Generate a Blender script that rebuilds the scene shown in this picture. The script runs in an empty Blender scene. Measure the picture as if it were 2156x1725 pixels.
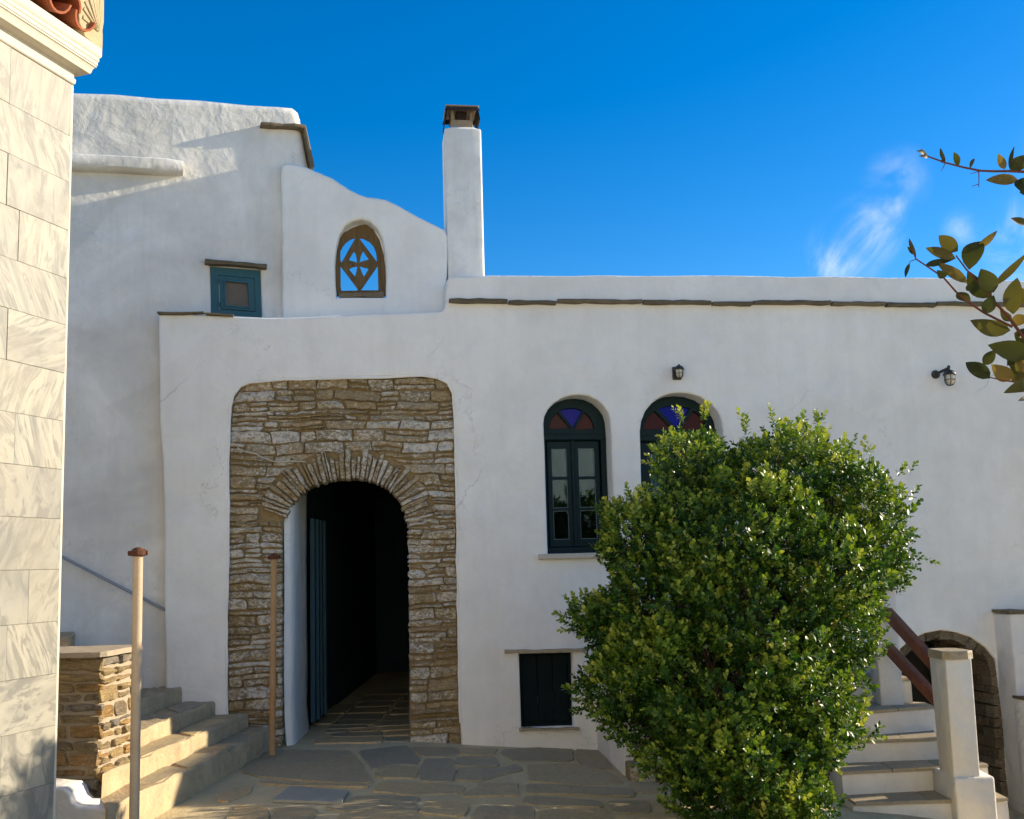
import bpy, bmesh, math, random
import numpy as np
from mathutils import Vector, Matrix
from mathutils.geometry import tessellate_polygon
random.seed(7)
rad = math.radians
scene = bpy.context.scene
COL = scene.collection

# ---------------------------------------------------------------- camera
EYE = Vector((0, 0, 1.6))
F_PX, W_PX, H_PX = 2140.0, 2156.0, 1725.0          # photograph measured on a 2156 x 1725 view
PITCH, SHIFT_PX = 7.0, 65.0                            # the photograph is a crop: its principal point lies below the middle
RC = (Matrix.Rotation(rad(90 + PITCH), 3, 'X') @ Matrix.Rotation(rad(-1.65), 3, 'Z'))
cam = bpy.data.cameras.new('camera')
cam.sensor_width = 36; cam.lens = 36 * F_PX / W_PX
cam.shift_y = SHIFT_PX / W_PX
cam.clip_start = 0.05; cam.clip_end = 2000
cam_o = bpy.data.objects.new('camera', cam); COL.objects.link(cam_o)
cam_o.matrix_world = Matrix.Translation(EYE) @ RC.to_4x4()
scene.camera = cam_o

# ---------------------------------------------------------------- sky, sun, exposure
SUN_EL, SUN_AZ = rad(20), rad(14.5)                  # azimuth from +X towards +Y
SUN = Vector((math.cos(SUN_EL) * math.cos(SUN_AZ), math.cos(SUN_EL) * math.sin(SUN_AZ), math.sin(SUN_EL)))

def ray(px, py):
    v = RC @ Vector(((px - W_PX / 2) / F_PX, -(py - H_PX / 2 - SHIFT_PX) / F_PX, -1))
    return v.normalized()

world = bpy.data.worlds.new('World'); scene.world = world; world.use_nodes = True
wn = world.node_tree; wn.nodes.clear()
def WN(t): return wn.nodes.new(t)
sky = WN('ShaderNodeTexSky'); sky.sky_type = 'NISHITA'; sky.sun_disc = False
sky.sun_elevation = SUN_EL; sky.sun_rotation = math.pi / 2 - SUN_AZ
sky.altitude = 300; sky.air_density = 1.0; sky.dust_density = 0.25; sky.ozone_density = 3.0
hs = WN('ShaderNodeHueSaturation'); hs.inputs['Saturation'].default_value = 1.43; hs.inputs['Hue'].default_value = 0.506
wn.links.new(sky.outputs[0], hs.inputs['Color'])
tc = WN('ShaderNodeTexCoord')
# thin wisps of cloud low above the roofs
noi = WN('ShaderNodeTexNoise'); noi.inputs['Scale'].default_value = 9; noi.inputs['Detail'].default_value = 9
noi.inputs['Roughness'].default_value = 0.62; noi.inputs['Distortion'].default_value = 0.9
mp = WN('ShaderNodeMapping'); mp.inputs['Scale'].default_value = (1.0, 1.0, 0.75); mp.inputs['Rotation'].default_value = (0, rad(35), 0)
mp.inputs['Location'].default_value = (0.37, 0.1, 0.2)
wn.links.new(tc.outputs['Generated'], mp.inputs[0]); wn.links.new(mp.outputs[0], noi.inputs['Vector'])
rmp = WN('ShaderNodeMapRange'); rmp.inputs[1].default_value = 0.40; rmp.inputs[2].default_value = 0.70; rmp.interpolation_type = 'SMOOTHSTEP'
wn.links.new(noi.outputs[0], rmp.inputs[0])
acc = None
for (px, py, rad_px, amp) in ((1765, 560, 105, .75), (1830, 490, 95, .72), (1875, 435, 55, .5), (2030, 480, 50, .6), (2170, 520, 120, 1.0), (1890, 380, 80, .3), (2420, 420, 260, .7), (2700, 250, 200, .6)):
    c = ray(px, py)
    d = WN('ShaderNodeVectorMath'); d.operation = 'DISTANCE'; d.inputs[1].default_value = c
    wn.links.new(tc.outputs['Generated'], d.inputs[0])
    r = WN('ShaderNodeMapRange'); r.interpolation_type = 'SMOOTHSTEP'
    r.inputs[1].default_value = rad_px / F_PX; r.inputs[2].default_value = 0.0; r.inputs[3].default_value = 0; r.inputs[4].default_value = amp
    wn.links.new(d.outputs['Value'], r.inputs[0])
    if acc is None: acc = r.outputs[0]
    else:
        a = WN('ShaderNodeMath'); a.operation = 'MAXIMUM'
        wn.links.new(acc, a.inputs[0]); wn.links.new(r.outputs[0], a.inputs[1]); acc = a.outputs[0]
mul = WN('ShaderNodeMath'); mul.operation = 'MULTIPLY'
wn.links.new(acc, mul.inputs[0]); wn.links.new(rmp.outputs[0], mul.inputs[1])
mixw = WN('ShaderNodeMix'); mixw.data_type = 'RGBA'; mixw.inputs[7].default_value = (5.6, 5.9, 6.4, 1)
wn.links.new(mul.outputs[0], mixw.inputs[0]); wn.links.new(hs.outputs[0], mixw.inputs[6])
bg = WN('ShaderNodeBackground'); bg.inputs['Strength'].default_value = 0.074
wn.links.new(mixw.outputs[2], bg.inputs['Color'])
wo = WN('ShaderNodeOutputWorld'); wn.links.new(bg.outputs[0], wo.inputs[0])

sun = bpy.data.lights.new('sun', 'SUN'); sun.energy = 3.2; sun.angle = rad(0.53); sun.color = (1.0, 0.86, 0.66)
sun_o = bpy.data.objects.new('sun', sun); COL.objects.link(sun_o)
sun_o.rotation_euler = SUN.to_track_quat('Z', 'Y').to_euler(); sun_o.location = (20, 8, 12)
scene.view_settings.view_transform = 'Standard'; scene.view_settings.look = 'None'
scene.view_settings.gamma = 1; scene.view_settings.exposure = 1.5
scene.render.engine = 'CYCLES'
scene.cycles.max_bounces = 8; scene.cycles.diffuse_bounces = 5

# ---------------------------------------------------------------- helpers
def tag(o, label=None, cat=None, group=None, kind=None):
    if label: o['label'] = label
    if cat: o['category'] = cat
    if group: o['group'] = group
    if kind: o['kind'] = kind
    return o
def empty(name, loc=(0, 0, 0), label=None, cat=None, group=None):
    o = bpy.data.objects.new(name, None); COL.objects.link(o); o.location = loc
    o.empty_display_size = 0.1
    return tag(o, label, cat, group)
def link(name, me, mat=None, parent=None):
    o = bpy.data.objects.new(name, me); COL.objects.link(o)
    if mat is not None: me.materials.append(mat)
    if parent is not None:
        o.parent = parent
        if parent.type == 'EMPTY': o.matrix_parent_inverse = Matrix.Translation(parent.location).inverted()   # every Empty stands at its own location
    return o
def mesh(name, verts, faces, mat=None, parent=None, smooth=False):
    me = bpy.data.meshes.new(name); me.from_pydata([tuple(v) for v in verts], [], faces); me.update()
    bm = bmesh.new(); bm.from_mesh(me); bmesh.ops.recalc_face_normals(bm, faces=bm.faces); bm.to_mesh(me); bm.free()
    if smooth: me.polygons.foreach_set('use_smooth', [True] * len(me.polygons))
    return link(name, me, mat, parent)
def from_bm(name, bm, mat=None, parent=None, smooth=False, recalc=True):
    if recalc: bmesh.ops.recalc_face_normals(bm, faces=bm.faces)
    me = bpy.data.meshes.new(name); bm.to_mesh(me); bm.free()
    if smooth:
        me.polygons.foreach_set('use_smooth', [True] * len(me.polygons))
        if smooth != 'all': me.set_sharp_from_angle(angle=rad(38))
    return link(name, me, mat, parent)

class Plane:
    """vertical plane: origin o, horizontal direction u, z up, n towards the camera"""
    def __init__(s, o, yaw):
        s.o = Vector((o[0], o[1], 0)); s.u = Vector((math.cos(yaw), math.sin(yaw), 0)); s.n = Vector((math.sin(yaw), -math.cos(yaw), 0))
    def off(s, d):
        p = Plane((0, 0), 0); p.o = s.o + s.n * d; p.u = s.u; p.n = s.n; return p
    def hit(s, px, py):
        r = ray(px, py); t = (s.o - EYE).dot(s.n) / r.dot(s.n); return EYE + r * t
    def sz(s, px, py):
        p = s.hit(px, py); return ((p - s.o).dot(s.u), p.z)
    def w(s, a, z, d=0): return s.o + s.u * a + s.n * d + Vector((0, 0, z))
    def mat(s):
        m = Matrix((s.u, Vector((0, 0, 1)), s.n)).transposed().to_4x4(); m.translation = s.o; return m

def at_depth(px, py, Y):
    r = ray(px, py); return EYE + r * (Y / r.y)
def at_z(px, py, z):
    r = ray(px, py); return EYE + r * ((z - EYE.z) / r.z)
def ground_z(x, y):
    z = -0.1 * max(0.0, min(4.5, x + 1.0))
    if x > 3.2 and y > 7.6:
        z -= 0.50 * min(1, (x - 3.2) / .5) * min(1, (y - 7.6) / 1.6)
    return z
def at_ground(px, py):
    z = 0.0
    for _ in range(12):
        p = at_z(px, py, z); z = ground_z(p.x, p.y)
    return Vector((p.x, p.y, z))

def densify(pts, step, amp, closed=True, rnd=random):
    out = []
    n = len(pts)
    for i in range(n if closed else n - 1):
        a = Vector(pts[i]); b = Vector(pts[(i + 1) % n]); L = (b - a).length
        k = max(1, int(L / step))
        for j in range(k):
            p = a.lerp(b, j / k)
            if amp: p = p + Vector((rnd.uniform(-amp, amp), rnd.uniform(-amp, amp)))
            out.append((p.x, p.y))
    return out
def chaikin(pts, it=1, closed=True):
    for _ in range(it):
        q = []
        for i in range(len(pts)):
            a = Vector(pts[i]); b = Vector(pts[(i + 1) % len(pts)])
            q += [tuple(a.lerp(b, .25)), tuple(a.lerp(b, .75))]
        pts = q
    return pts

def slab(name, plane, outline, holes, thick, bevel, mat, parent=None, res=3, front=0.0):
    """flat solid with rounded rims; outline and holes in (s, z) of the plane, front face lies at +front"""
    cu = bpy.data.curves.new('tmp', 'CURVE'); cu.dimensions = '2D'; cu.fill_mode = 'BOTH'
    cu.extrude = max(0.0005, thick / 2 - bevel); cu.bevel_depth = bevel; cu.bevel_resolution = res; cu.offset = -bevel
    for pts in [outline] + holes:
        sp = cu.splines.new('POLY'); sp.points.add(len(pts) - 1); sp.use_cyclic_u = True
        for i, p in enumerate(pts): sp.points[i].co = (p[0], p[1], 0, 1)
    o = bpy.data.objects.new('tmp', cu); COL.objects.link(o)
    dg = bpy.context.evaluated_depsgraph_get(); dg.update()
    me = bpy.data.meshes.new_from_object(o.evaluated_get(dg)); me.name = name
    bpy.data.objects.remove(o); bpy.data.curves.remove(cu)
    me.materials.clear()
    me.transform(plane.off(front - thick / 2).mat())
    return link(name, me, mat, parent)

def box_bm(bm, c, size, R=None, bevel=0.0, seg=1):
    m = Matrix.Translation(c) @ ((R if R is not None else Matrix.Identity(3)).to_4x4()) @ Matrix.Diagonal((*size, 1))
    r = bmesh.ops.create_cube(bm, size=1, matrix=m)
    if bevel:
        es = {e for v in r['verts'] for e in v.link_edges}
        bmesh.ops.bevel(bm, geom=list(es), offset=bevel, segments=seg, affect='EDGES', profile=.5)
    return r['verts']
def pbox(name, plane, s0, s1, z0, z1, d0, d1, mat, parent=None, bevel=0.0, seg=1, smooth=False):
    """box on a plane: s, z, and from d0 to d1 in front of it"""
    bm = bmesh.new()
    R = Matrix((plane.u, plane.n, Vector((0, 0, 1)))).transposed()
    box_bm(bm, plane.w((s0 + s1) / 2, (z0 + z1) / 2, (d0 + d1) / 2), (abs(s1 - s0), abs(d1 - d0), abs(z1 - z0)), R, bevel, seg)
    return from_bm(name, bm, mat, parent, smooth)
def tube_bm(bm, pts, radii, seg=10, cap=True):
    pts = [Vector(p) for p in pts]
    if not hasattr(radii, '__len__'): radii = [radii] * len(pts)
    rings = []; prev = None
    for i, p in enumerate(pts):
        d = (pts[min(i + 1, len(pts) - 1)] - pts[max(i - 1, 0)]).normalized()
        a = Vector((0, 0, 1)) if prev is None else prev
        if prev is None and abs(d.z) > .9: a = Vector((1, 0, 0))
        x = (a - d * a.dot(d)).normalized(); prev = x; y = d.cross(x)
        rings.append([bm.verts.new(p + (x * math.cos(2 * math.pi * k / seg) + y * math.sin(2 * math.pi * k / seg)) * radii[i]) for k in range(seg)])
    for a, b in zip(rings, rings[1:]):
        for k in range(seg): bm.faces.new((a[k], a[(k + 1) % seg], b[(k + 1) % seg], b[k]))
    if cap: bm.faces.new(rings[0]); bm.faces.new(rings[-1])
def tube(name, pts, radii, mat, parent=None, seg=10):
    bm = bmesh.new(); tube_bm(bm, pts, radii, seg); return from_bm(name, bm, mat, parent, True)
def lathe_bm(bm, prof, M, seg=16):
    rings = []
    for r, h in prof:
        rings.append([bm.verts.new(M @ Vector((r * math.cos(2 * math.pi * k / seg), r * math.sin(2 * math.pi * k / seg), h))) for k in range(seg)])
    for a, b in zip(rings, rings[1:]):
        for k in range(seg): bm.faces.new((a[k], a[(k + 1) % seg], b[(k + 1) % seg], b[k]))
    bm.faces.new(rings[0]); bm.faces.new(rings[-1])

# ---------------------------------------------------------------- materials
class NT:
    def __init__(s, name):
        s.m = bpy.data.materials.new(name); s.m.use_nodes = True; s.t = s.m.node_tree
        s.b = s.t.nodes['Principled BSDF']; s.out = s.t.nodes['Material Output']
    def n(s, t, **k):
        x = s.t.nodes.new(t)
        for a, v in k.items(): setattr(x, a, v)
        return x
    def l(s, a, b): s.t.links.new(a, b)
    def pos(s, scale=(1, 1, 1), obj=False, rnd=0.0, rotrnd=False):
        if obj: v = s.n('ShaderNodeTexCoord').outputs['Object']
        else: v = s.n('ShaderNodeNewGeometry').outputs['Position']
        mp = s.n('ShaderNodeMapping'); mp.inputs['Scale'].default_value = scale; s.l(v, mp.inputs[0])
        if rnd:
            oi = s.n('ShaderNodeObjectInfo'); mu = s.n('ShaderNodeVectorMath', operation='SCALE'); mu.inputs[0].default_value = (37.1, 91.7, 53.3)
            s.l(oi.outputs['Random'], mu.inputs['Scale']); s.l(mu.outputs[0], mp.inputs['Location'])
            if rotrnd:
                mr = s.n('ShaderNodeVectorMath', operation='SCALE'); mr.inputs[0].default_value = rotrnd
                s.l(oi.outputs['Random'], mr.inputs['Scale']); s.l(mr.outputs[0], mp.inputs['Rotation'])
        return mp.outputs[0]
    def noise(s, vec, scale, detail=4, rough=.55, dist=0.0):
        x = s.n('ShaderNodeTexNoise'); x.inputs['Scale'].default_value = scale; x.inputs['Detail'].default_value = detail
        x.inputs['Roughness'].default_value = rough; x.inputs['Distortion'].default_value = dist
        s.l(vec, x.inputs['Vector']); return x.outputs[0]
    def ramp(s, fac, stops, interp='LINEAR'):
        x = s.n('ShaderNodeValToRGB'); x.color_ramp.interpolation = interp; e = x.color_ramp.elements
        while len(e) < len(stops): e.new(0.5)
        for i, (p, c) in enumerate(stops):
            e[i].position = p; e[i].color = (*c, 1) if hasattr(c, '__len__') else (c, c, c, 1)
        s.l(fac, x.inputs[0]); return x.outputs[0]
    def mix(s, f, a, b, mode='MIX'):
        x = s.n('ShaderNodeMix', data_type='RGBA', blend_type=mode)
        for v, i in ((f, 0), (a, 6), (b, 7)):
            if hasattr(v, 'links'): s.l(v, x.inputs[i])
            else: x.inputs[i].default_value = v if not hasattr(v, '__len__') else (*v, 1)
        return x.outputs[2]
    def math(s, op, a, b):
        x = s.n('ShaderNodeMath', operation=op)
        for v, i in ((a, 0), (b, 1)):
            if hasattr(v, 'links'): s.l(v, x.inputs[i])
            else: x.inputs[i].default_value = v
        return x.outputs[0]
    def bump(s, heights):
        prev = None
        for h, st, di in heights:
            x = s.n('ShaderNodeBump'); x.inputs['Strength'].default_value = st; x.inputs['Distance'].default_value = di
            s.l(h, x.inputs['Height'])
            if prev is not None: s.l(prev, x.inputs['Normal'])
            prev = x.outputs[0]
        s.l(prev, s.b.inputs['Normal'])
    def fin(s, color=None, rough=.8, spec=.3, metal=0.0):
        if color is not None:
            if hasattr(color, 'links'): s.l(color, s.b.inputs['Base Color'])
            else: s.b.inputs['Base Color'].default_value = (*color, 1)
        if hasattr(rough, 'links'): s.l(rough, s.b.inputs['Roughness'])
        else: s.b.inputs['Roughness'].default_value = rough
        s.b.inputs['Specular IOR Level'].default_value = spec; s.b.inputs['Metallic'].default_value = metal
        return s.m

def plaster(name, base, dirt, d_lo=.45, d_hi=.8, dirt_amt=.6, relief=1.0):
    t = NT(name); p = t.pos()
    big = t.noise(p, .9, 6, .6, .6); mid = t.noise(p, 3.6, 6, .65, .3); streak = t.noise(t.pos((5, 5, .55)), 1.3, 5, .6, .4); fine = t.noise(p, 38, 4, .7)
    f1 = t.ramp(big, ((d_lo, 0.0), (d_hi, 1.0))); f2 = t.ramp(mid, ((.42, 0.0), (.78, 1.0))); f3 = t.ramp(streak, ((.47, 0.0), (.78, 1.0)))
    c = t.mix(t.math('MULTIPLY', f1, dirt_amt), base, dirt)
    c = t.mix(t.math('MULTIPLY', f2, dirt_amt * .55), c, tuple(v * .93 for v in dirt))
    c = t.mix(t.math('MULTIPLY', f3, dirt_amt * .5), c, dirt)
    c = t.mix(t.math('MULTIPLY', t.ramp(fine, ((.62, 0.0), (.74, 1.0))), .18), c, tuple(v * .7 for v in dirt))
    patch = t.n('ShaderNodeTexVoronoi'); patch.inputs['Scale'].default_value = .55
    wp = t.noise(p, 1.6, 4, .6); wv = t.n('ShaderNodeVectorMath', operation='ADD'); t.l(p, wv.inputs[0])
    cm = t.n('ShaderNodeCombineXYZ'); t.l(wp, cm.inputs[0]); t.l(wp, cm.inputs[2]); t.l(cm.outputs[0], wv.inputs[1]); t.l(wv.outputs[0], patch.inputs['Vector'])
    sx = t.n('ShaderNodeSeparateColor'); t.l(patch.outputs['Color'], sx.inputs[0])
    c = t.mix(t.math('MULTIPLY', sx.outputs[0], .34 * dirt_amt), c, dirt)
    ck = t.n('ShaderNodeTexVoronoi', feature='DISTANCE_TO_EDGE'); ck.inputs['Scale'].default_value = .62
    wn2 = t.noise(p, 3.1, 7, .68); wv2 = t.n('ShaderNodeVectorMath', operation='ADD'); t.l(p, wv2.inputs[0]); cm2 = t.n('ShaderNodeCombineXYZ'); t.l(wn2, cm2.inputs[0]); t.l(wn2, cm2.inputs[2]); t.l(cm2.outputs[0], wv2.inputs[1]); t.l(wv2.outputs[0], ck.inputs['Vector'])
    line = t.ramp(ck.outputs['Distance'], ((.0, 1.0), (.0045, 0.0))); msk = t.ramp(t.noise(p, .8, 3, .5), ((.52, 0.0), (.62, 1.0)))
    c = t.mix(t.math('MULTIPLY', t.math('MULTIPLY', line, msk), .55), c, tuple(v * .45 for v in dirt))
    b1 = t.noise(p, 2.2, 3, .5, .4); b2 = t.noise(p, 9, 5, .6, .5); b3 = t.noise(p, 70, 3, .6)
    t.bump(((b1, .5 * relief, .10), (b2, .38 * relief, .03), (b3, .22, .004)))
    return t.fin(c, .9, .12)
M_PLASTER = plaster('white_plaster', (.85, .832, .765), (.64, .62, .555), .44, .78, .55, .75)
M_WEATHERED = plaster('weathered_white_plaster', (.84, .822, .76), (.52, .50, .44), .40, .72, .75, .75)
M_STEPWHITE = plaster('limewashed_masonry', (.82, .78, .70), (.62, .57, .48), .42, .75, .7, 1.2)

def stone_mat(name, stops, white=.5, wcol=(.74, .68, .58), wlo=.55, obj_rnd=True, scale=1.0, relief=1.0, rough=.9):
    t = NT(name); p = t.pos(rnd=1.0)
    oi = t.n('ShaderNodeObjectInfo')
    v = t.math('ADD', t.math('MULTIPLY', oi.outputs['Random'], .8), t.math('MULTIPLY', t.noise(p, 9 * scale, 5, .65), .28))
    base = t.ramp(v, stops)
    lay = t.noise(t.pos((6, 6, 45), rnd=1.0), 1.6 * scale, 5, .7, .8)
    base = t.mix(t.math('MULTIPLY', t.ramp(lay, ((.4, 0.0), (.75, 1.0))), .5), base, (.10, .075, .04))
    r2 = t.n('ShaderNodeMath', operation='FRACT'); t.l(t.math('MULTIPLY', oi.outputs['Random'], 17.13), r2.inputs[0])
    fleck = t.noise(t.pos((1, 1, 1.7), rnd=1.0), 26 * scale, 6, .78, .6)
    big = t.noise(t.pos(), 1.5, 2, .5)
    lo = t.math('SUBTRACT', wlo + .17, t.math('ADD', t.math('MULTIPLY', t.math('MULTIPLY', r2.outputs[0], r2.outputs[0]), .13 * white), t.math('MULTIPLY', t.math('SUBTRACT', big, .5), .35)))
    f = t.math('MULTIPLY', t.math('SUBTRACT', fleck, lo), 14)
    fc = t.n('ShaderNodeClamp'); t.l(f, fc.inputs[0])
    base = t.mix(t.math('MULTIPLY', fc.outputs[0], .9), base, wcol)
    b1 = t.noise(p, 14 * scale, 6, .7, .6); b2 = t.noise(p, 60 * scale, 4, .7)
    base = t.mix(t.math('MULTIPLY', t.ramp(b1, ((.36, 1.0), (.50, 0.0))), .42), base, (.075, .055, .03))
    base = t.mix(t.math('MULTIPLY', t.ramp(b2, ((.55, 0.0), (.68, 1.0))), .35), base, wcol)
    t.bump(((lay, .9 * relief, .035), (b1, 1.0 * relief, .035), (b2, .6 * relief, .008), (fc.outputs[0], .5, .006)))
    return t.fin(base, rough, .2)
M_RUBBLE = stone_mat('schist_rubble', ((.0, (.30, .21, .095)), (.22, (.48, .345, .165)), (.45, (.60, .44, .22)), (.65, (.46, .34, .17)), (.82, (.68, .51, .28)), (1.0, (.42, .36, .24))), 1.15, (.92, .86, .73), .365)
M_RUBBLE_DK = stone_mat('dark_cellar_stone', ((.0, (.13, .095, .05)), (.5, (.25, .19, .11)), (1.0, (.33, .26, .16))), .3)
M_PILLAR = stone_mat('ochre_wall_stone', ((.0, (.20, .185, .15)), (.2, (.36, .27, .15)), (.45, (.50, .36, .17)), (.62, (.52, .30, .10)), (.8, (.44, .36, .25)), (1.0, (.24, .23, .20))), .25, (.60, .54, .44))
def slate_mat(name, stops):
    t = NT(name); p = t.pos(rnd=1.0); oi = t.n('ShaderNodeObjectInfo')
    c = t.ramp(t.math('ADD', t.math('MULTIPLY', oi.outputs['Random'], .7), t.math('MULTIPLY', t.noise(p, 5, 5, .65), .35)), stops)
    n1 = t.noise(t.pos((1, 2.5, 1), rnd=1.0), 5, 7, .7, .6); n2 = t.noise(p, 30, 5, .7)
    c = t.mix(t.math('MULTIPLY', t.ramp(n1, ((.45, 0.0), (.75, 1.0))), .35), c, (.30, .25, .17))
    c = t.mix(t.math('MULTIPLY', t.ramp(n2, ((.48, 0.0), (.75, 1.0))), .5), c, (.10, .085, .05))
    t.bump(((n1, .5, .02), (n2, .5, .006)))
    return t.fin(c, .62, .35)
M_FLAG = slate_mat('schist_flagstone', ((.0, (.52, .39, .19)), (.25, (.45, .35, .19)), (.5, (.30, .275, .19)), (.62, (.38, .315, .19)), (.8, (.56, .41, .20)), (1.0, (.36, .31, .20))))
M_LEDGE = slate_mat('slate_ledge', ((.0, (.075, .055, .028)), (.5, (.11, .082, .042)), (1.0, (.16, .12, .065))))
M_TREAD = slate_mat('stone_tread', ((.0, (.33, .27, .17)), (.5, (.40, .32, .20)), (1.0, (.30, .25, .16))))
def rough_mat(name, a, b, scale=6, relief=.6, rough=.9, spec=.2):
    t = NT(name); p = t.pos(); n = t.noise(p, scale, 7, .7, .4); f = t.noise(p, scale * 9, 4, .7)
    c = t.mix(t.ramp(n, ((.3, 0.0), (.7, 1.0))), a, b); c = t.mix(t.math('MULTIPLY', t.ramp(f, ((.45, 0.0), (.8, 1.0))), .35), c, tuple(v * .5 for v in a))
    t.bump(((n, relief, .03), (f, relief * .8, .006)))
    return t.fin(c, rough, spec)
M_MORTAR = rough_mat('earthy_mortar', (.24, .17, .08), (.36, .27, .14), 9, .9)
M_PMORTAR = rough_mat('pale_wall_mortar', (.36, .29, .20), (.46, .38, .27), 8, .8)
M_JOINT = rough_mat('paving_mortar', (.66, .54, .31), (.50, .41, .235), 3.5, .8)
M_STEP = rough_mat('worn_concrete', (.58, .45, .27), (.36, .275, .16), 5, 1.0)
M_EARTH = rough_mat('planter_soil', (.10, .07, .045), (.16, .12, .08), 5, 1.0)
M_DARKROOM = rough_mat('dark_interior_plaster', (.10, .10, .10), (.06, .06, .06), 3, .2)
M_DARKBLUE = rough_mat('passage_shade_blue', (.035, .05, .066), (.022, .032, .045), 3, .3)  # unlit depth of the passage put into a dark wall colour
def marble():
    t = NT('veined_marble'); p = t.pos((1, 1, 1), rnd=1.0, rotrnd=(9.0, 21.0, 14.0))
    st = t.n('ShaderNodeMapping'); st.inputs['Scale'].default_value = (1.0, 1.0, 6.5); t.l(p, st.inputs[0])
    n = t.noise(st.outputs[0], 1.05, 9, .6, 2.0); n2 = t.noise(st.outputs[0], 4.2, 7, .66, 1.2); n3 = t.noise(p, 2.2, 3, .5)
    c = t.ramp(n, ((.30, (.135, .133, .118)), (.43, (.235, .228, .195)), (.55, (.31, .295, .24)), (.75, (.365, .342, .27))))
    c = t.mix(t.math('MULTIPLY', t.ramp(n2, ((.49, 0.0), (.58, 1.0))), .85), c, (.15, .147, .132))
    oi = t.n('ShaderNodeObjectInfo'); c = t.mix(t.math('MULTIPLY', oi.outputs['Random'], .42), c, (.17, .168, .155))
    c = t.mix(t.math('MULTIPLY', t.ramp(n3, ((.35, 0.0), (.7, 1.0))), .3), c, (.37, .325, .225))
    t.bump(((n2, .08, .004),))
    return t.fin(c, .5, .25)
M_MARBLE = marble()
M_CORNICE = rough_mat('cream_cornice_stone', (.56, .51, .41), (.50, .455, .365), 2.5, .12, .7)
M_ACRO = rough_mat('yellow_limestone', (.44, .36, .215), (.36, .285, .165), 6, .4, .85)
M_TERRA = rough_mat('terracotta', (.36, .115, .05), (.27, .08, .035), 7, .25, .8)
M_SLATEDK = rough_mat('broken_slate', (.13, .11, .08), (.22, .18, .13), 9, .8)
def wood_mat(name, a, b, rough=.7, axis=(14, 14, 1.2)):
    t = NT(name); n = t.noise(t.pos(axis), 2.2, 6, .65, .8); f = t.noise(t.pos(tuple(v * 4 for v in axis)), 3, 4, .6)
    c = t.mix(t.ramp(n, ((.3, 0.0), (.7, 1.0))), a, b); t.bump(((n, .35, .006), (f, .3, .002)))
    return t.fin(c, rough, .18)
M_TRACERY = wood_mat('weathered_brown_wood', (.19, .125, .055), (.10, .066, .03), .8)
M_RAILWOOD = wood_mat('reddish_brown_timber', (.24, .085, .040), (.15, .052, .026), .5, (6, 6, 3))
M_TEALPAINT = wood_mat('teal_painted_wood', (.035, .115, .135), (.028, .092, .110), .45)
M_GREENPAINT = wood_mat('dark_green_painted_wood', (.004, .022, .024), (.003, .016, .019), .5)
M_SHUTTER = wood_mat('blackish_green_wood', (.002, .009, .010), (.0015, .007, .008), .75)
M_BLUEDOOR = wood_mat('dark_blue_painted_wood', (.030, .085, .12), (.022, .066, .095), .55)
def plain(name, c, rough=.5, spec=.4, metal=0.0): return NT(name).fin(c, rough, spec, metal)
M_PUTTY = plain('pale_putty', (.20, .26, .25), .6, .2)
M_BLACKMETAL = rough_mat('black_cast_metal', (.028, .026, .022), (.045, .04, .03), 40, .2, .45, .5)
M_POLE = rough_mat('cream_painted_pipe', (.52, .40, .27), (.44, .33, .21), 6, .15, .5, .4)
M_POLERUST = rough_mat('rust_streaked_pipe', (.40, .27, .14), (.33, .17, .06), 4, .3, .6, .35)
M_RUST = rough_mat('rusty_iron', (.15, .06, .03), (.08, .032, .018), 22, .6, .85, .25)
M_RAILMETAL = plain('grey_painted_pipe', (.26, .28, .31), .45)
M_COVER = rough_mat('grey_painted_plate', (.36, .35, .29), (.31, .305, .255), 5, .15, .6, .25)
M_CABLE = plain('cream_cable', (.58, .50, .36), .5)
M_CAPMETAL = rough_mat('tan_chimney_cap', (.33, .25, .15), (.24, .18, .11), 8, .2, .6, .35)
M_CAPDARK = rough_mat('sooty_hood_underside', (.05, .035, .028), (.03, .022, .018), 8, .2, .8)
M_MUSLIN = rough_mat('brown_shuttered_glass', (.10, .07, .03), (.13, .09, .04), 9, .1, .25, .5)
M_BOUNCE = rough_mat('bounce_light_paving', (.66, .60, .50), (.58, .53, .44), 2, .3)  # invented pale surface, there to bounce sunlight
M_LAMPGLASS = plain('frosted_lamp_glass', (.55, .50, .38), .15, .6)
def glass(name, tint, refl=1.0):
    t = NT(name); t.t.nodes.remove(t.b)
    tr = t.n('ShaderNodeBsdfTransparent'); tr.inputs[0].default_value = (*tint, 1)
    gl = t.n('ShaderNodeBsdfGlossy'); gl.inputs['Roughness'].default_value = 0.015; gl.inputs[0].default_value = (refl * .42, refl * .62, refl * .74, 1)
    fr = t.n('ShaderNodeFresnel'); fr.inputs[0].default_value = 1.6
    mx = t.n('ShaderNodeMixShader'); t.l(fr.outputs[0], mx.inputs[0]); t.l(tr.outputs[0], mx.inputs[1]); t.l(gl.outputs[0], mx.inputs[2]); t.l(mx.outputs[0], t.out.inputs[0])
    return t.m
M_GLASS = glass('window_glass', (.55, .6, .6))
def stained(name, c):
    t = NT(name); return t.fin(c, .25, .15)
M_BLUEGLASS = stained('cobalt_glass', (.004, .006, .26)); M_REDGLASS = stained('ruby_glass', (.060, .010, .006))
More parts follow.
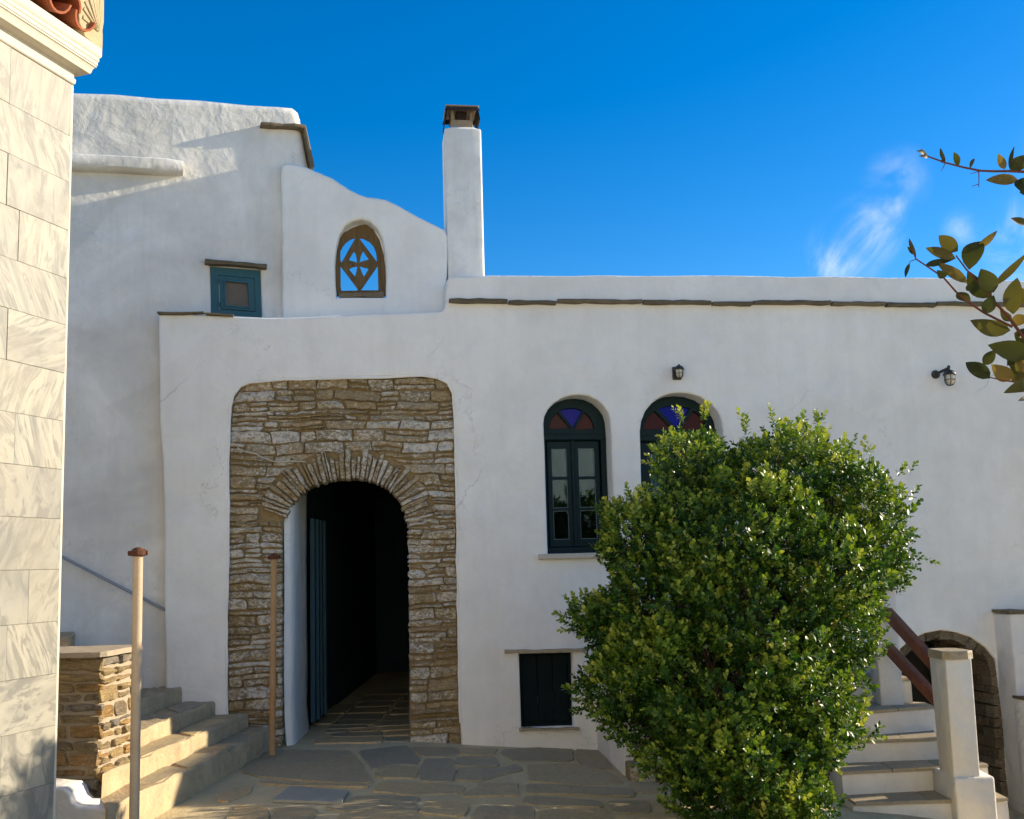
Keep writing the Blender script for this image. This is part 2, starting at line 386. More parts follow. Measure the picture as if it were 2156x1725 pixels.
def leaf_mat(name, stops, trans, spec=.32, rough=.40, by='vcol'):
    t = NT(name)
    if by == 'vcol':
        a = t.n('ShaderNodeAttribute', attribute_name='tone'); fac = a.outputs['Fac']
    else:
        fac = t.n('ShaderNodeObjectInfo').outputs['Random']
    c = t.ramp(fac, stops)
    t.fin(c, rough, spec)
    ts = t.n('ShaderNodeBsdfTranslucent'); t.l(t.mix(1.0, c, (1.7, 1.6, .5), 'MULTIPLY'), ts.inputs[0])
    mx = t.n('ShaderNodeMixShader'); mx.inputs[0].default_value = trans
    t.l(t.b.outputs[0], mx.inputs[1]); t.l(ts.outputs[0], mx.inputs[2]); t.l(mx.outputs[0], t.out.inputs[0])
    return t.m
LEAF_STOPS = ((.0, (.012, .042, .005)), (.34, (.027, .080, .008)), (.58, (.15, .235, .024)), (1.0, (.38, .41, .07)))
M_LEAF = leaf_mat('glossy_shrub_leaf', LEAF_STOPS, .22)
M_LEAF1 = leaf_mat('glossy_shrub_single_leaf', LEAF_STOPS, .22, by='obj')
M_VINELEAF = leaf_mat('olive_vine_leaf', ((.0, (.018, .025, .006)), (.45, (.036, .042, .010)), (.8, (.065, .056, .015)), (1.0, (.14, .10, .028))), .30, .2, .55, by='obj')
M_BARK = rough_mat('grey_brown_bark', (.12, .085, .055), (.075, .055, .035), 20, .8)
M_VINESTEM = rough_mat('reddish_vine_stem', (.12, .04, .03), (.07, .028, .02), 30, .3)

# ---------------------------------------------------------------- planes of the place
FAC = Plane(tuple(at_depth(730, 1190, 9.6))[:2], rad(8))      # courtyard house front
_p = FAC.hit(338, 900)
LEFTW = Plane((_p.x, _p.y + .16), rad(21))                    # taller house at the left
GAB = FAC.off(-.30)

# ---------------------------------------------------------------- ground
nx, ny = 60, 60
xs = sorted(set([-300, -120, -60, -30, -15] + [round(-9 + i * .35, 3) for i in range(60)] + [16, 30, 60, 120, 300]))
ys = sorted(set([-300, -120, -60, -30, -15] + [round(-3 + i * .35, 3) for i in range(60)] + [25, 45, 90, 180, 400]))
gv = [(x, y, ground_z(x, y)) for y in ys for x in xs]
gf = [(j * len(xs) + i, j * len(xs) + i + 1, (j + 1) * len(xs) + i + 1, (j + 1) * len(xs) + i) for j in range(len(ys) - 1) for i in range(len(xs) - 1)]
ground = tag(mesh('ground', gv, gf, M_JOINT), kind='structure')

def inset_poly(pts, d):
    out = []; n = len(pts); area = sum(pts[i][0] * pts[(i + 1) % n][1] - pts[(i + 1) % n][0] * pts[i][1] for i in range(n))
    sg = 1 if area > 0 else -1
    for i in range(n):
        a, b, c = Vector(pts[i - 1]), Vector(pts[i]), Vector(pts[(i + 1) % n])
        e1 = (b - a).normalized() if (b - a).length > 1e-6 else Vector((1, 0)); e2 = (c - b).normalized() if (c - b).length > 1e-6 else e1
        n1 = Vector((-e1.y, e1.x)) * sg; n2 = Vector((-e2.y, e2.x)) * sg
        m = (n1 + n2); m = m / max(.4, m.length_squared / 2) if m.length > 1e-6 else n1
        out.append(tuple(b + m * d / 1.0 * .5 * 1.0 if False else b + m * (d * .5)))
    return out
def flagstone(pts, rise=.012, mat=M_FLAG, zf=ground_z, par=None, base=.03):
    """pts: ground polygon (x, y)"""
    pts = densify(inset_poly(pts, -.012), .13, .014); pts = chaikin(pts, 1)
    inner = inset_poly(pts, .008)
    h = rise + random.uniform(-.002, .004); tx, ty = random.uniform(-.006, .006), random.uniform(-.006, .006)
    cx = sum(p[0] for p in pts) / len(pts); cy = sum(p[1] for p in pts) / len(pts); n = len(pts)
    V = [(x, y, zf(x, y) - base) for x, y in pts] + [(x, y, zf(x, y) + h * .55) for x, y in pts] + \
        [(x, y, zf(x, y) + h + tx * (x - cx) + ty * (y - cy)) for x, y in inner] + [(cx, cy, zf(cx, cy) + h)]
    Fc = []
    for i in range(n):
        j = (i + 1) % n
        Fc += [(i, j, n + j, n + i), (n + i, n + j, 2 * n + j, 2 * n + i), (2 * n + i, 2 * n + j, 3 * n)]
    return mesh('flagstone', V, Fc, mat, par or ground)

Z6 = lambda q: [(499.3 + x * .397, 1355 + y * .397) for x, y in q]
FLAGS6 = [
 [(75, 590), (290, 572), (600, 577), (655, 640), (722, 742), (480, 742), (130, 715), (25, 690)],
 [(640, 577), (888, 543), (968, 612), (958, 648), (850, 643), (722, 672), (690, 640)],
 [(724, 690), (850, 655), (966, 662), (942, 720), (745, 722)],
 [(988, 618), (1148, 612), (1160, 680), (1145, 742), (978, 738), (972, 690)],
 [(915, 556), (1165, 556), (1158, 602), (985, 606)],
 [(1178, 562), (1375, 562), (1362, 596), (1182, 598)],
 [(1398, 568), (1782, 548), (1778, 626), (1485, 632), (1405, 592)],
 [(1800, 548), (1905, 545), (1958, 600), (1990, 672), (1845, 664), (1802, 620)],
 [(1172, 608), (1368, 608), (1384, 652), (1368, 662), (1162, 654)],
 [(1172, 668), (1365, 672), (1480, 645), (1520, 678), (1445, 690), (1345, 722), (1290, 735), (1165, 735)],
 [(1550, 652), (1778, 642), (1985, 690), (2055, 748), (1790, 755), (1552, 735)],
 [(1285, 748), (1498, 748), (1488, 815), (1180, 818), (1262, 772)],
 [(732, 772), (762, 738), (1218, 760), (1198, 798), (900, 810), (727, 790)],
 [(1012, 842), (1220, 852), (1230, 890), (1200, 925), (960, 908)],
 [(1272, 866), (1568, 872), (1582, 960), (1255, 960)],
 [(1605, 886), (1958, 882), (2010, 965), (1612, 965)],
 [(1532, 752), (2095, 776), (2108, 822), (1525, 800)],
 [(1528, 812), (1928, 842), (1938, 874), (1590, 868), (1510, 845)],
 [(1962, 842), (2190, 845), (2200, 900), (1990, 905)],
 [(2080, 745), (2240, 745), (2300, 790), (2110, 800)],
 [(-5, 862), (170, 872), (150, 960), (-60, 960)],
 [(205, 872), (428, 882), (395, 960), (185, 960)],
 [(140, 572), (262, 574), (240, 600), (150, 606)],
 [(-30, 775), (85, 755), (60, 800), (-60, 850), (-110, 830)],
 [(545, 912), (940, 908), (1120, 975), (560, 980)],
 [(120, 735), (470, 752), (700, 752), (690, 770), (300, 760), (110, 752)],
 [(620, 820), (980, 822), (950, 850), (980, 890), (540, 895), (460, 870), (570, 860)],
]
flag_polys = []
for q in FLAGS6:
    pl = [at_ground(*p) for p in Z6(q)]; pl = [(p.x, p.y) for p in pl]; flag_polys.append(pl); flagstone(pl)
def in_poly(p, poly):
    r = False; n = len(poly)
    for i in range(n):
        a, b = poly[i], poly[i - 1]
        if (a[1] > p[1]) != (b[1] > p[1]) and p[0] < (b[0] - a[0]) * (p[1] - a[1]) / (b[1] - a[1]) + a[0]: r = not r
    return r
# paving nearer than the frame, seen only from the side
rg = random.Random(5)
yy = 4.2
while yy < 6.05:
    h = rg.uniform(.4, .6); xx = -1.9 + rg.uniform(-.3, .2)
    while xx < 2.2:
        w = rg.uniform(.5, 1.0); q = [(xx + .03, yy + .03), (xx + w - .03, yy + .03 + rg.uniform(-.03, .05)), (xx + w - .03, yy + h - .03), (xx + .03, yy + h - .03)]
        test = q + [(xx + w / 2, yy + h / 2), (xx + w / 2, yy + h)]
        if not any(in_poly(p, f) for p in test for f in flag_polys): flagstone(q)
        xx += w
    yy += h
# flags between the near steps and inside the passage
for x0, x1, y0, y1 in ((-1.85, -1.35, 10.05, 10.28), (-1.32, -1.02, 10.05, 10.3), (-1.95, -1.7, 10.32, 10.5), (-1.68, -1.42, 10.33, 10.5), (-1.4, -1.0, 10.34, 10.6), (-1.95, -1.55, 10.55, 10.75), (-1.5, -1.05, 10.65, 10.95),
                       (-1.95, -1.5, 10.8, 11.1), (-1.47, -1.05, 11.0, 11.4), (-1.95, -1.5, 11.15, 11.6), (-1.45, -1.05, 11.45, 11.9), (-1.95, -1.5, 11.65, 12.1), (-1.45, -1.0, 11.95, 12.5), (-1.9, -1.5, 12.15, 12.6),
                       (-1.95, -1.3, 9.7, 9.98), (-1.27, -1.02, 9.72, 9.98), (-1.95, -1.5, 12.65, 13.2), (-1.45, -1.0, 12.55, 13.1), (-1.95, -1.4, 13.25, 13.8), (-1.35, -1.0, 13.15, 13.8), (-2.15, -1.98, 10.9, 11.6), (-2.2, -1.98, 11.65, 12.4), (-.97, -.85, 10.9, 11.8)):
    flagstone([(x0 + rg.uniform(-.02, .02), y0), (x1, y0 + rg.uniform(-.03, .03)), (x1 + rg.uniform(-.03, .0), y1), (x0, y1 + rg.uniform(-.03, .03))])

# ---------------------------------------------------------------- individual wall stones
def stone_mesh(plane, pts, depth_back, face, mat, parent, name='stone', rnd=random, dome=.012, ins=.012):
    pts = densify(pts, .05, .0065, True, rnd)
    if len(pts) < 6: pts = densify(pts, .03, .003, True, rnd)
    pts = chaikin(pts, 1) if len(pts) < 9 else pts
    n = len(pts); inner = inset_poly(pts, ins); cx = sum(p[0] for p in pts) / n; cz = sum(p[1] for p in pts) / n
    tl = rnd.uniform(-.05, .05); tz = rnd.uniform(-.25, .25)
    V = [plane.w(a, z, -depth_back) for a, z in pts]
    V += [plane.w(a, z, face - .012 + rnd.uniform(-.004, .004)) for a, z in pts]
    V += [plane.w(a, z, face + (a - cx) * tl + (z - cz) * tz + rnd.uniform(-.003, .004)) for a, z in inner]
    V += [plane.w(cx + rnd.uniform(-.01, .01), cz, face + dome * rnd.uniform(-.2, 1.0))]
    Fc = []
    for i in range(n):
        j = (i + 1) % n
        Fc += [(i, j, n + j, n + i), (n + i, n + j, 2 * n + j, 2 * n + i), (2 * n + i, 2 * n + j, 3 * n)]
    return mesh(name, V, Fc, mat, parent)

def row_stones(plane, z0, z1, spans, hmin, hmax, lmin, lmax, gap, depth_back, face, mat, parent, rnd, jit=.5, split=.15, dome=.012, wave=0.0):
    """spans(z) -> list of allowed (a, b) at that height"""
    z = z0; cnt = 0
    while z < z1 - hmin * .5:
        h = min(rnd.uniform(hmin, hmax), z1 - z)
        if z1 - z - h < hmin: h = z1 - z
        zm = z + h / 2
        for (a, b), in zip(spans(zm)):
            def edge(side, zz):
                best = None
                for s in spans(zz):
                    v = s[side]
                    if best is None or abs(v - (a, b)[side]) < abs(best - (a, b)[side]): best = v
                v = best if best is not None else (a, b)[side]
                return v if abs(v - (a, b)[side]) < .15 else (a, b)[side]
            if b - a < .035: continue
            cuts = [a]; x = a
            while True:
                L = rnd.uniform(lmin, lmax)
                if x + L > b - lmin * .6: break
                x += L; cuts.append(x)
            cuts.append(b); m = len(cuts) - 1
            lean = [rnd.uniform(-.012, .012) for _ in cuts]
            for i in range(m):
                def xx(k, zz):
                    if k == 0: return edge(0, zz)
                    if k == m: return edge(1, zz)
                    return cuts[k] + lean[k] * (zz - zm) / h * 2
                parts = [(z, z + h)]
                if rnd.random() < split and h > hmin * 1.2: 
                    q = z + h * rnd.uniform(.4, .6); parts = [(z, q), (q, z + h)]
                for (za, zb) in parts:
                    g = gap / 2; j = lambda: rnd.uniform(-jit, jit) * g
                    p = [(xx(i, za) + g + j(), za + g + j()), ((xx(i, za) + xx(i + 1, za)) / 2, za + g + j()), (xx(i + 1, za) - g + j(), za + g + j()),
                         (xx(i + 1, zb) - g + j(), zb - g + j()), ((xx(i, zb) + xx(i + 1, zb)) / 2, zb - g + j()), (xx(i, zb) + g + j(), zb - g + j())]
                    if p[2][0] - p[0][0] < .02: continue
                    if wave: p = [(a_, z_ + wave * (math.sin(a_ * 4.1 + z_ * 2.3 + 1.1) + .7 * math.sin(a_ * 9.7 - z_ * 5.1) + .4 * math.sin(a_ * 21 + z_ * 9))) for a_, z_ in p]
                    stone_mesh(plane, p, depth_back, face + rnd.uniform(-.016, .018), mat, parent, 'stone', rnd, dome); cnt += 1
        z += h
    return cnt

# ================================================================ courtyard house
house = empty('courtyard_house', FAC.w(1.0, 0), 'long white plastered house with stone archway, chimney and arched windows', 'house')
S = lambda *q: [FAC.sz(*p) for p in q]
zb = -1.35
topl = S((335, 662), (400, 662), (480, 665), (560, 669), (640, 668), (720, 664), (800, 660), (870, 657), (928, 655), (937, 648), (938, 620), (940, 592), (946, 582), (1030, 579), (1200, 580), (1400, 580), (1600, 581), (1800, 583), (2000, 586), (2110, 589), (2225, 593))
left_edge = S((349, 1420), (347, 1250), (346, 1050), (342, 960), (337, 890), (336, 780))
outline = [(left_edge[0][0], zb)] + left_edge + topl + [(topl[-1][0], zb)]
panel = S((478, 1505), (476, 1420), (477, 1300), (479, 1150), (480, 1000), (482, 900), (484, 858), (491, 833), (505, 813), (525, 804), (600, 799), (700, 796), (800, 794), (890, 791), (920, 794), (942, 806), (954, 828), (957, 880), (961, 1000), (963, 1150), (965, 1300), (968, 1450), (972, 1560))
zf = -.5
panel_hole = [(panel[0][0], zf)] + panel + [(panel[-1][0], zf)]
Z7 = lambda *q: [(1034.2 + x * .2688, 784.6 + y * .2688) for x, y in q]
win1 = S(*Z7((445, 1422), (437, 1200), (428, 900), (420, 600), (411, 400), (418, 345), (445, 290), (490, 240), (550, 202), (620, 180), (690, 174), (760, 183), (830, 215), (880, 260), (915, 310), (933, 370), (942, 500), (952, 800), (960, 1000), (968, 1420)))
ztread = .69
d2 = S(*Z7((1180, 900), (1172, 600), (1168, 460), (1178, 380), (1210, 300), (1260, 240), (1330, 190), (1400, 165), (1480, 158), (1560, 165), (1640, 190), (1710, 235), (1765, 290), (1800, 360), (1815, 440), (1822, 600)))
door2 = [(d2[0][0] + .03, ztread)] + d2 + [(d2[-1][0] + .03, ztread)]
shut = S((1098, 1533), (1093, 1377), (1205, 1374), (1208, 1530))
Z8 = lambda *q: [(1728.2 + x * .3175, 1176.9 + y * .3175) for x, y in q]
cel = S(*Z8((500, 700), (510, 650), (530, 602), (600, 540), (700, 495), (800, 476), (900, 485), (1000, 520), (1100, 590), (1165, 672), (1182, 780), (1195, 900), (1212, 1060), (1240, 1400), (1256, 1570)))
cellar = [(cel[0][0], -1.25)] + cel + [(cel[-1][0], -1.25)]
outline = densify(outline, .3, .006)
hw = slab('wall', FAC, outline, [densify(panel_hole, .2, .005), win1, door2, shut, densify(cellar, .15, .006)], .5, .022, M_PLASTER, house, 3)

# soft raised whitewash rim round the stonework
def rim(pts, r, mat, parent, d=.0, name='plaster_rim'):
    bm = bmesh.new(); P = [FAC.w(a, z, d) for a, z in densify(pts, .12, .004, False)]
    tube_bm(bm, P, [r * random.uniform(.75, 1.3) for _ in P], 8); return from_bm(name, bm, mat, parent, True)
rim(panel, .014, M_PLASTER, house, -.012)

# slate drip course and cover slates
def ledge_piece(plane, pa, pb, th, proj, mat, parent, name='ledge_slate', rnd=random, back=.03):
    a = plane.sz(*pa); b = plane.sz(*pb); n = max(2, int(abs(b[0] - a[0]) / .09))
    V = []; Fc = []
    for i in range(n + 1):
        f = i / n; s = a[0] + (b[0] - a[0]) * f; z = a[1] + (b[1] - a[1]) * f
        t = th * rnd.uniform(.75, 1.15); pr = proj * rnd.uniform(.8, 1.1); dz = rnd.uniform(-.004, .004)
        V += [plane.w(s, z + dz - t / 2, -back), plane.w(s, z + dz - t / 2, pr * .94), plane.w(s, z + dz - t * .1, pr), plane.w(s, z + dz + t / 2, pr * .92), plane.w(s, z + dz + t / 2, -back)]
    for i in range(n):
        for k in range(5):
            l = (k + 1) % 5; Fc.append((i * 5 + k, i * 5 + l, i * 5 + 5 + l, i * 5 + 5 + k))
    Fc += [tuple(range(5)), tuple(range(n * 5, n * 5 + 5))]
    return mesh(name, V, Fc, mat, parent)
cuts = [943, 1068, 1170, 1350, 1495, 1580, 1745, 1860, 1965, 2062, 2160, 2222]
for i, (a, b) in enumerate(zip(cuts, cuts[1:])):
    yl = lambda x: 636 + (x - 943) * .0062 + (2 if i % 3 == 1 else -1 if i % 3 == 2 else 0)
    ledge_piece(FAC, (a + 2, yl(a)), (b - 1, yl(b)), .036, .075, M_LEDGE, house)
ledge_piece(FAC, (333, 661), (430, 660), .016, .05, M_LEDGE, house); ledge_piece(FAC, (433, 661.5), (492, 665), .015, .05, M_LEDGE, house)

# ---- exposed stone wall of the archway
arch_px = [(596, 1620), (595, 1500), (594, 1300), (595, 1130), (599, 1090), (608, 1066), (624, 1046), (645, 1028), (672, 1015), (705, 1007), (740, 1005), (772, 1008), (800, 1017), (824, 1032), (842, 1053), (854, 1080), (861, 1112), (862, 1200), (862, 1400), (860, 1620)]
arch = S(*arch_px)
spring = S((597, 1105))[0][1]
crown = S((735, 1005))[0]
VT = .275                                                     # voussoir length
arc_pts = [p for p, q in zip(arch, arch_px) if q[1] <= 1112]
def ring_outer(z):
    """a-range hidden by opening and ring at height z"""
    c = (arc_pts[0][0] + arc_pts[-1][0]) / 2; cz = spring
    R = (arc_pts[-1][0] - arc_pts[0][0]) / 2 + VT * .93
    H = crown[1] - spring + VT
    if z >= cz + H: return None
    if z < cz + .02:
        xs_ = [p for p in arch]
        lo = max((p[0] for p in arch[:4]), default=0)
        return (arch[1][0], arch[-2][0])
    f = (z - cz) / H
    w = R * math.sqrt(max(0, 1 - f * f))
    return (c - w, c + w)
def panel_span(z):
    pts = panel_hole; xs_ = []
    for i in range(len(pts)):
        a, b = pts[i], pts[(i + 1) % len(pts)]
        if (a[1] > z) != (b[1] > z): xs_.append(a[0] + (z - a[1]) / (b[1] - a[1]) * (b[0] - a[0]))
    if len(xs_) < 2: return None
    return (min(xs_) + .004, max(xs_) - .004)
def spans(z):
    s = panel_span(z)
    if s is None: return []
    r = ring_outer(z)
    if r is None: return [s]
    out = []
    if r[0] > s[0]: out.append((s[0], min(r[0], s[1])))
    if r[1] < s[1]: out.append((max(r[1], s[0]), s[1]))
    return out
ptop = max(p[1] for p in panel)
rs = random.Random(11)
SF = -.045                                                    # stone faces lie behind the plaster face
ns = row_stones(FAC, -.12, ptop - .005, spans, .042, .118, .11, .44, .014, .16, SF, M_RUBBLE, house, rs, 1.0, .3, .018, .009)
# arch stones set on edge
path = []
for i in range(len(arc_pts) - 1):
    a, b = Vector(arc_pts[i]), Vector(arc_pts[i + 1])
    for k in range(12): path.append(a.lerp(b, k / 12))
path.append(Vector(arc_pts[-1])); cum = [0]
for a, b in zip(path, path[1:]): cum.append(cum[-1] + (b - a).length)
def along(d):
    for i in range(len(cum) - 1):
        if cum[i + 1] >= d:
            f = (d - cum[i]) / max(1e-9, cum[i + 1] - cum[i]); p = path[i].lerp(path[i + 1], f)
            t = (path[min(i + 3, len(path) - 1)] - path[max(i - 3, 0)]).normalized(); return p, Vector((-t.y, t.x))
    return path[-1], Vector((1, 0))
d = 0; nv = 0
while d < cum[-1] - .02:
    w = min(rs.uniform(.026, .056), cum[-1] - d); L = VT * rs.uniform(.66, 1.12)
    (p0, n0), (p1, n1) = along(d + .005), along(d + w - .005)
    sag = rs.uniform(-.018, .006)
    q = [p0 + n0 * sag, p1 + n1 * sag, p1 + n1 * (L * .5) , p1 + n1 * L, p0 + n0 * L, p0 + n0 * (L * .5)]
    stone_mesh(FAC, [tuple(v) for v in q], .30, SF + rs.uniform(-.005, .025), M_RUBBLE, house, 'arch_stone', rs, .012, .010); nv += 1; d += w
print('rubble stones', ns, 'arch stones', nv)
# mortar bed behind stones (with the opening left free)
bed_out = [(p[0], p[1]) for p in panel_hole]
bed_out = [(p[0] + (.02 if p[0] > 0 else -.02), p[1]) for p in bed_out]
opening = [(arch[0][0], zf + .03)] + arch[1:-1] + [(arch[-1][0], zf + .03)]
opening = [(a - .012 if a < crown[0] else a + .012, z) for a, z in opening]
slab('mortar_bed', FAC, bed_out, [opening], .30, .012, M_MORTAR, house, 1, SF - .038)
# jamb stones of the opening edge seen at the left side
rj = random.Random(3)
Z = lambda px, py: FAC.sz(px, py)
# ---- passage behind the arch
pl, pr = arch[2][0], arch[-3][0]
def wall_strip(name, plan, z0, z1, mat, parent, thick=.12, flare=0.0):
    """vertical wall following plan points (a, d) on FAC: d behind the face"""
    bm = bmesh.new(); rows = 9; grid = []
    for r in range(rows):
        z = z0 + (z1 - z0) * r / (rows - 1); fl = flare * max(0, 1 - (z - z0) / .35) ** 2
        grid.append([bm.verts.new(FAC.w(a + .139 * dd + fl + random.uniform(-.006, .006), z, -dd)) for a, dd in plan])
    for r in range(rows - 1):
        for i in range(len(plan) - 1): bm.faces.new((grid[r][i], grid[r][i + 1], grid[r + 1][i + 1], grid[r + 1][i]))
    return from_bm(name, bm, mat, parent, 'all')
bm = bmesh.new()
z1p = crown[1] + .35
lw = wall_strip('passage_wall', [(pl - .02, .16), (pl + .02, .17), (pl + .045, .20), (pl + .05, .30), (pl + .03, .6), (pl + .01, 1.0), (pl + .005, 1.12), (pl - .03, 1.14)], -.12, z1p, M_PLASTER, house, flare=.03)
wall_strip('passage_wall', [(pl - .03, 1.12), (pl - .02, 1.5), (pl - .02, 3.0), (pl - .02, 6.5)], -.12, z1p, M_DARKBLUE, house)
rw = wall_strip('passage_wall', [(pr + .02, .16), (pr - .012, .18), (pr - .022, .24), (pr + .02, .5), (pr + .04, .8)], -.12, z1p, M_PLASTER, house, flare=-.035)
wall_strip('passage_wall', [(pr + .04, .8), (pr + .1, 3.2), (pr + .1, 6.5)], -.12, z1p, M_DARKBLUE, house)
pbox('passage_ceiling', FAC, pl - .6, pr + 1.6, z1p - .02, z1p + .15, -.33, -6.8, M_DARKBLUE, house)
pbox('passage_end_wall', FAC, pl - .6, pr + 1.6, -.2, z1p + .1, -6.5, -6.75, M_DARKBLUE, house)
# inner arch wall hides the ceiling line
# open door leaf against the left passage wall
dl = empty('passage_door', FAC.w(pl + .12, 0, -1.35), None, None); dl.parent = house
dl.matrix_parent_inverse = Matrix.Translation(house.location).inverted()
tag(dl, 'dark teal plank door leaf opened against the passage wall')
for i in range(4):
    _s = pl + .139 * (1.1 + i * .2); pbox('plank', FAC, _s + .035, _s + .085 + .006 * (i % 2), .06, 2.15, -1.12 - i * .2, -1.313 - i * .2, M_BLUEDOOR, dl, .006)

# ---- house window: arched casement with coloured fanlight
def arched_window(name, plane, hole, rec, zsill, ztrans, panes, mat, label=None, door=False):
    w = empty(name, plane.w(sum(p[0] for p in hole) / len(hole), zsill, -rec)); w.parent = house
    w.matrix_parent_inverse = Matrix.Translation(house.location).inverted()
    if label: tag(w, label)
    a0 = min(p[0] for p in hole); a1 = max(p[0] for p in hole); zt = max(p[1] for p in hole)
    ext = [(a + (-.03 if a < (a0 + a1) / 2 else .03), z + (.03 if z > zsill + .3 else -.01)) for a, z in hole]
    # fan opening in the upper frame
    c = ((a0 + a1) / 2 - .01, ztrans + .07); R = (a1 - a0) / 2 - .10
    H = zt - ztrans - .16
    fan = lambda t0, t1, r0, r1: [(c[0] + R * r0 * math.cos(t0), c[1] + H * r0 * math.sin(t0))] + [(c[0] + R * r1 * math.cos(t0 + (t1 - t0) * k / 10), c[1] + H * r1 * math.sin(t0 + (t1 - t0) * k / 10)) for k in range(11)]
    secs = [(rad(4), rad(52), M_REDGLASS), (rad(60), rad(120), M_BLUEGLASS), (rad(128), rad(176), M_REDGLASS)]
    fans = [fan(t0, t1, .12, .97) for t0, t1, _ in secs]
    fw = .055
    lower = []
    mid = (a0 + a1) / 2 - .01
    cols = ((a0 + fw + .012, mid - .012), (mid + .012, a1 - fw - .018))
    frame_holes = fans + [[(a0 + fw, zsill + .06), (a1 - fw, zsill + .06), (a1 - fw, ztrans - .035), (a0 + fw, ztrans - .035)]]
    slab('frame', plane, ext, frame_holes, .09, .006, mat, w, 1, -rec)
    pbox('transom', plane, a0 + .02, a1 - .02, ztrans - .03, ztrans + .025, -rec, -rec + .028, mat, w, .006)
    for (t0, t1, g), f in zip(secs, fans): slab('fanlight_pane', plane, f, [], .008, .001, g, w, 0, -rec - .03)
    for (ca, cb) in cols:
        zs0, zs1 = zsill + .065, ztrans - .04; st = .048 if not door else .10
        rows = panes; hh = (zs1 - zs0 - st - .07) / rows; holes = []
        for r in range(rows):
            za = zs0 + .075 + r * hh; zb_ = za + hh - .03
            holes.append([(ca + st, za), (cb - st, za), (cb - st, zb_), (ca + st, zb_)])
        sash = slab('sash', plane, [(ca, zs0), (cb, zs0), (cb, zs1), (ca, zs1)], holes, .04, .005, mat, w, 1, -rec - .02)
        for h in holes:
            e = .008
            g = slab('pane', plane, [(h[0][0] - e, h[0][1] - e), (h[1][0] + e, h[1][1] - e), (h[2][0] + e, h[2][1] + e), (h[3][0] - e, h[3][1] + e)], [], .005, .0005, M_GLASS, w, 0, -rec - .038)
            slab('putty_bead', plane, [(h[0][0] - .001, h[0][1] - .001), (h[1][0] + .001, h[1][1] - .001), (h[2][0] + .001, h[2][1] + .001), (h[3][0] - .001, h[3][1] + .001)], [[(h[0][0] + .004, h[0][1] + .004), (h[1][0] - .004, h[1][1] + .004), (h[2][0] - .004, h[2][1] - .004), (h[3][0] + .004, h[3][1] - .004)]], .006, .0005, M_PUTTY, w, 0, -rec - .029)
    pbox('astragal', plane, mid - .016, mid + .016, zsill + .06, ztrans - .03, -rec - .02, -rec + .008, mat, w, .005)
    return w
wz0 = FAC.sz(1155, 1166)[1]; wzt = FAC.sz(1212, 914)[1]
w1 = arched_window('arched_window', FAC, win1, .24, wz0, wzt, 3, M_GREENPAINT, 'dark green arched casement with red and blue fanlight panes')
sl = FAC.sz(1133, 1174)[0]; sr = FAC.sz(1300, 1174)[0]
pbox('window_sill', FAC, sl, sr, wz0 - .055, wz0 - .003, -.22, .055, M_CORNICE, house, .008)
dzt = FAC.sz(1400, 917)[1]
w2 = arched_window('arched_door', FAC, door2, .22, ztread, dzt, 1, M_GREENPAINT, 'dark green arched double door half hidden by the shrub', True)
# dark rooms behind openings
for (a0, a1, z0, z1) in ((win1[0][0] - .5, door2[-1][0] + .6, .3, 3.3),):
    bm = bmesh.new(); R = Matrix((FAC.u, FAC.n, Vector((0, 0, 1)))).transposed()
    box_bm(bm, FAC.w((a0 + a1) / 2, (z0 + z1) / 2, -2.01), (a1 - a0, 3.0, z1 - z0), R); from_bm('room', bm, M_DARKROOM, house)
# ---- cellar shutter
sh = empty('cellar_shutter', FAC.w(shut[0][0], shut[0][1], -.1), None); sh.parent = house; sh.matrix_parent_inverse = Matrix.Translation(house.location).inverted()
a0, a1 = min(p[0] for p in shut) - .01, max(p[0] for p in shut) + .01; z0, z1 = min(p[1] for p in shut) - .01, max(p[1] for p in shut) + .02
slab('frame', FAC, [(a0, z0), (a1, z0), (a1, z1), (a0, z1)], [[(a0 + .045, z0 + .045), (a1 - .045, z0 + .045), (a1 - .045, z1 - .045), (a0 + .045, z1 - .045)]], .06, .004, M_SHUTTER, sh, 1, -.08)
for k in range(3):
    w_ = (a1 - a0 - .09) / 3; pbox('board', FAC, a0 + .045 + k * w_ + .002, a0 + .045 + (k + 1) * w_ - .002, z0 + .04, z1 - .04, -.10, -.13, M_SHUTTER, sh, .004)
ledge_piece(FAC, (1062, 1372), (1232, 1368), .032, .05, M_TREAD, house, 'lintel_slate'); ledge_piece(FAC, (1093, 1536), (1218, 1533), .022, .05, M_TREAD, house, 'sill_slate', back=.1)

# ---- cellar arch lined with stone
rc = random.Random(21)
cl = densify(cel + [(cellar[-1][0], -1.25)], .085, .012, False)
for i in range(len(cl) - 1):
    a, b = Vector(cl[i]), Vector(cl[i + 1])
    t = (b - a).normalized(); nn = Vector((t.y, -t.x))       # towards the opening
    dd = .03
    while dd < .75:
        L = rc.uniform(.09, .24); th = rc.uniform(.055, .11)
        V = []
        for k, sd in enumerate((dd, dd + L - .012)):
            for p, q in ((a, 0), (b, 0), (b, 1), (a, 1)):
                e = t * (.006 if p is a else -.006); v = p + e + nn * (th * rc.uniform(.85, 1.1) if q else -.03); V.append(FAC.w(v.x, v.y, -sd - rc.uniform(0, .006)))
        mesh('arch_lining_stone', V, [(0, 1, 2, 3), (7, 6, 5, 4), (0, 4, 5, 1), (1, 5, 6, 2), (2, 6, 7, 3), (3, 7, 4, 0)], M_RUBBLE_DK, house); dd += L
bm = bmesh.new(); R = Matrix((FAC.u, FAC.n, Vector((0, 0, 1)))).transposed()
ca, cb = min(p[0] for p in cellar), max(p[0] for p in cellar)
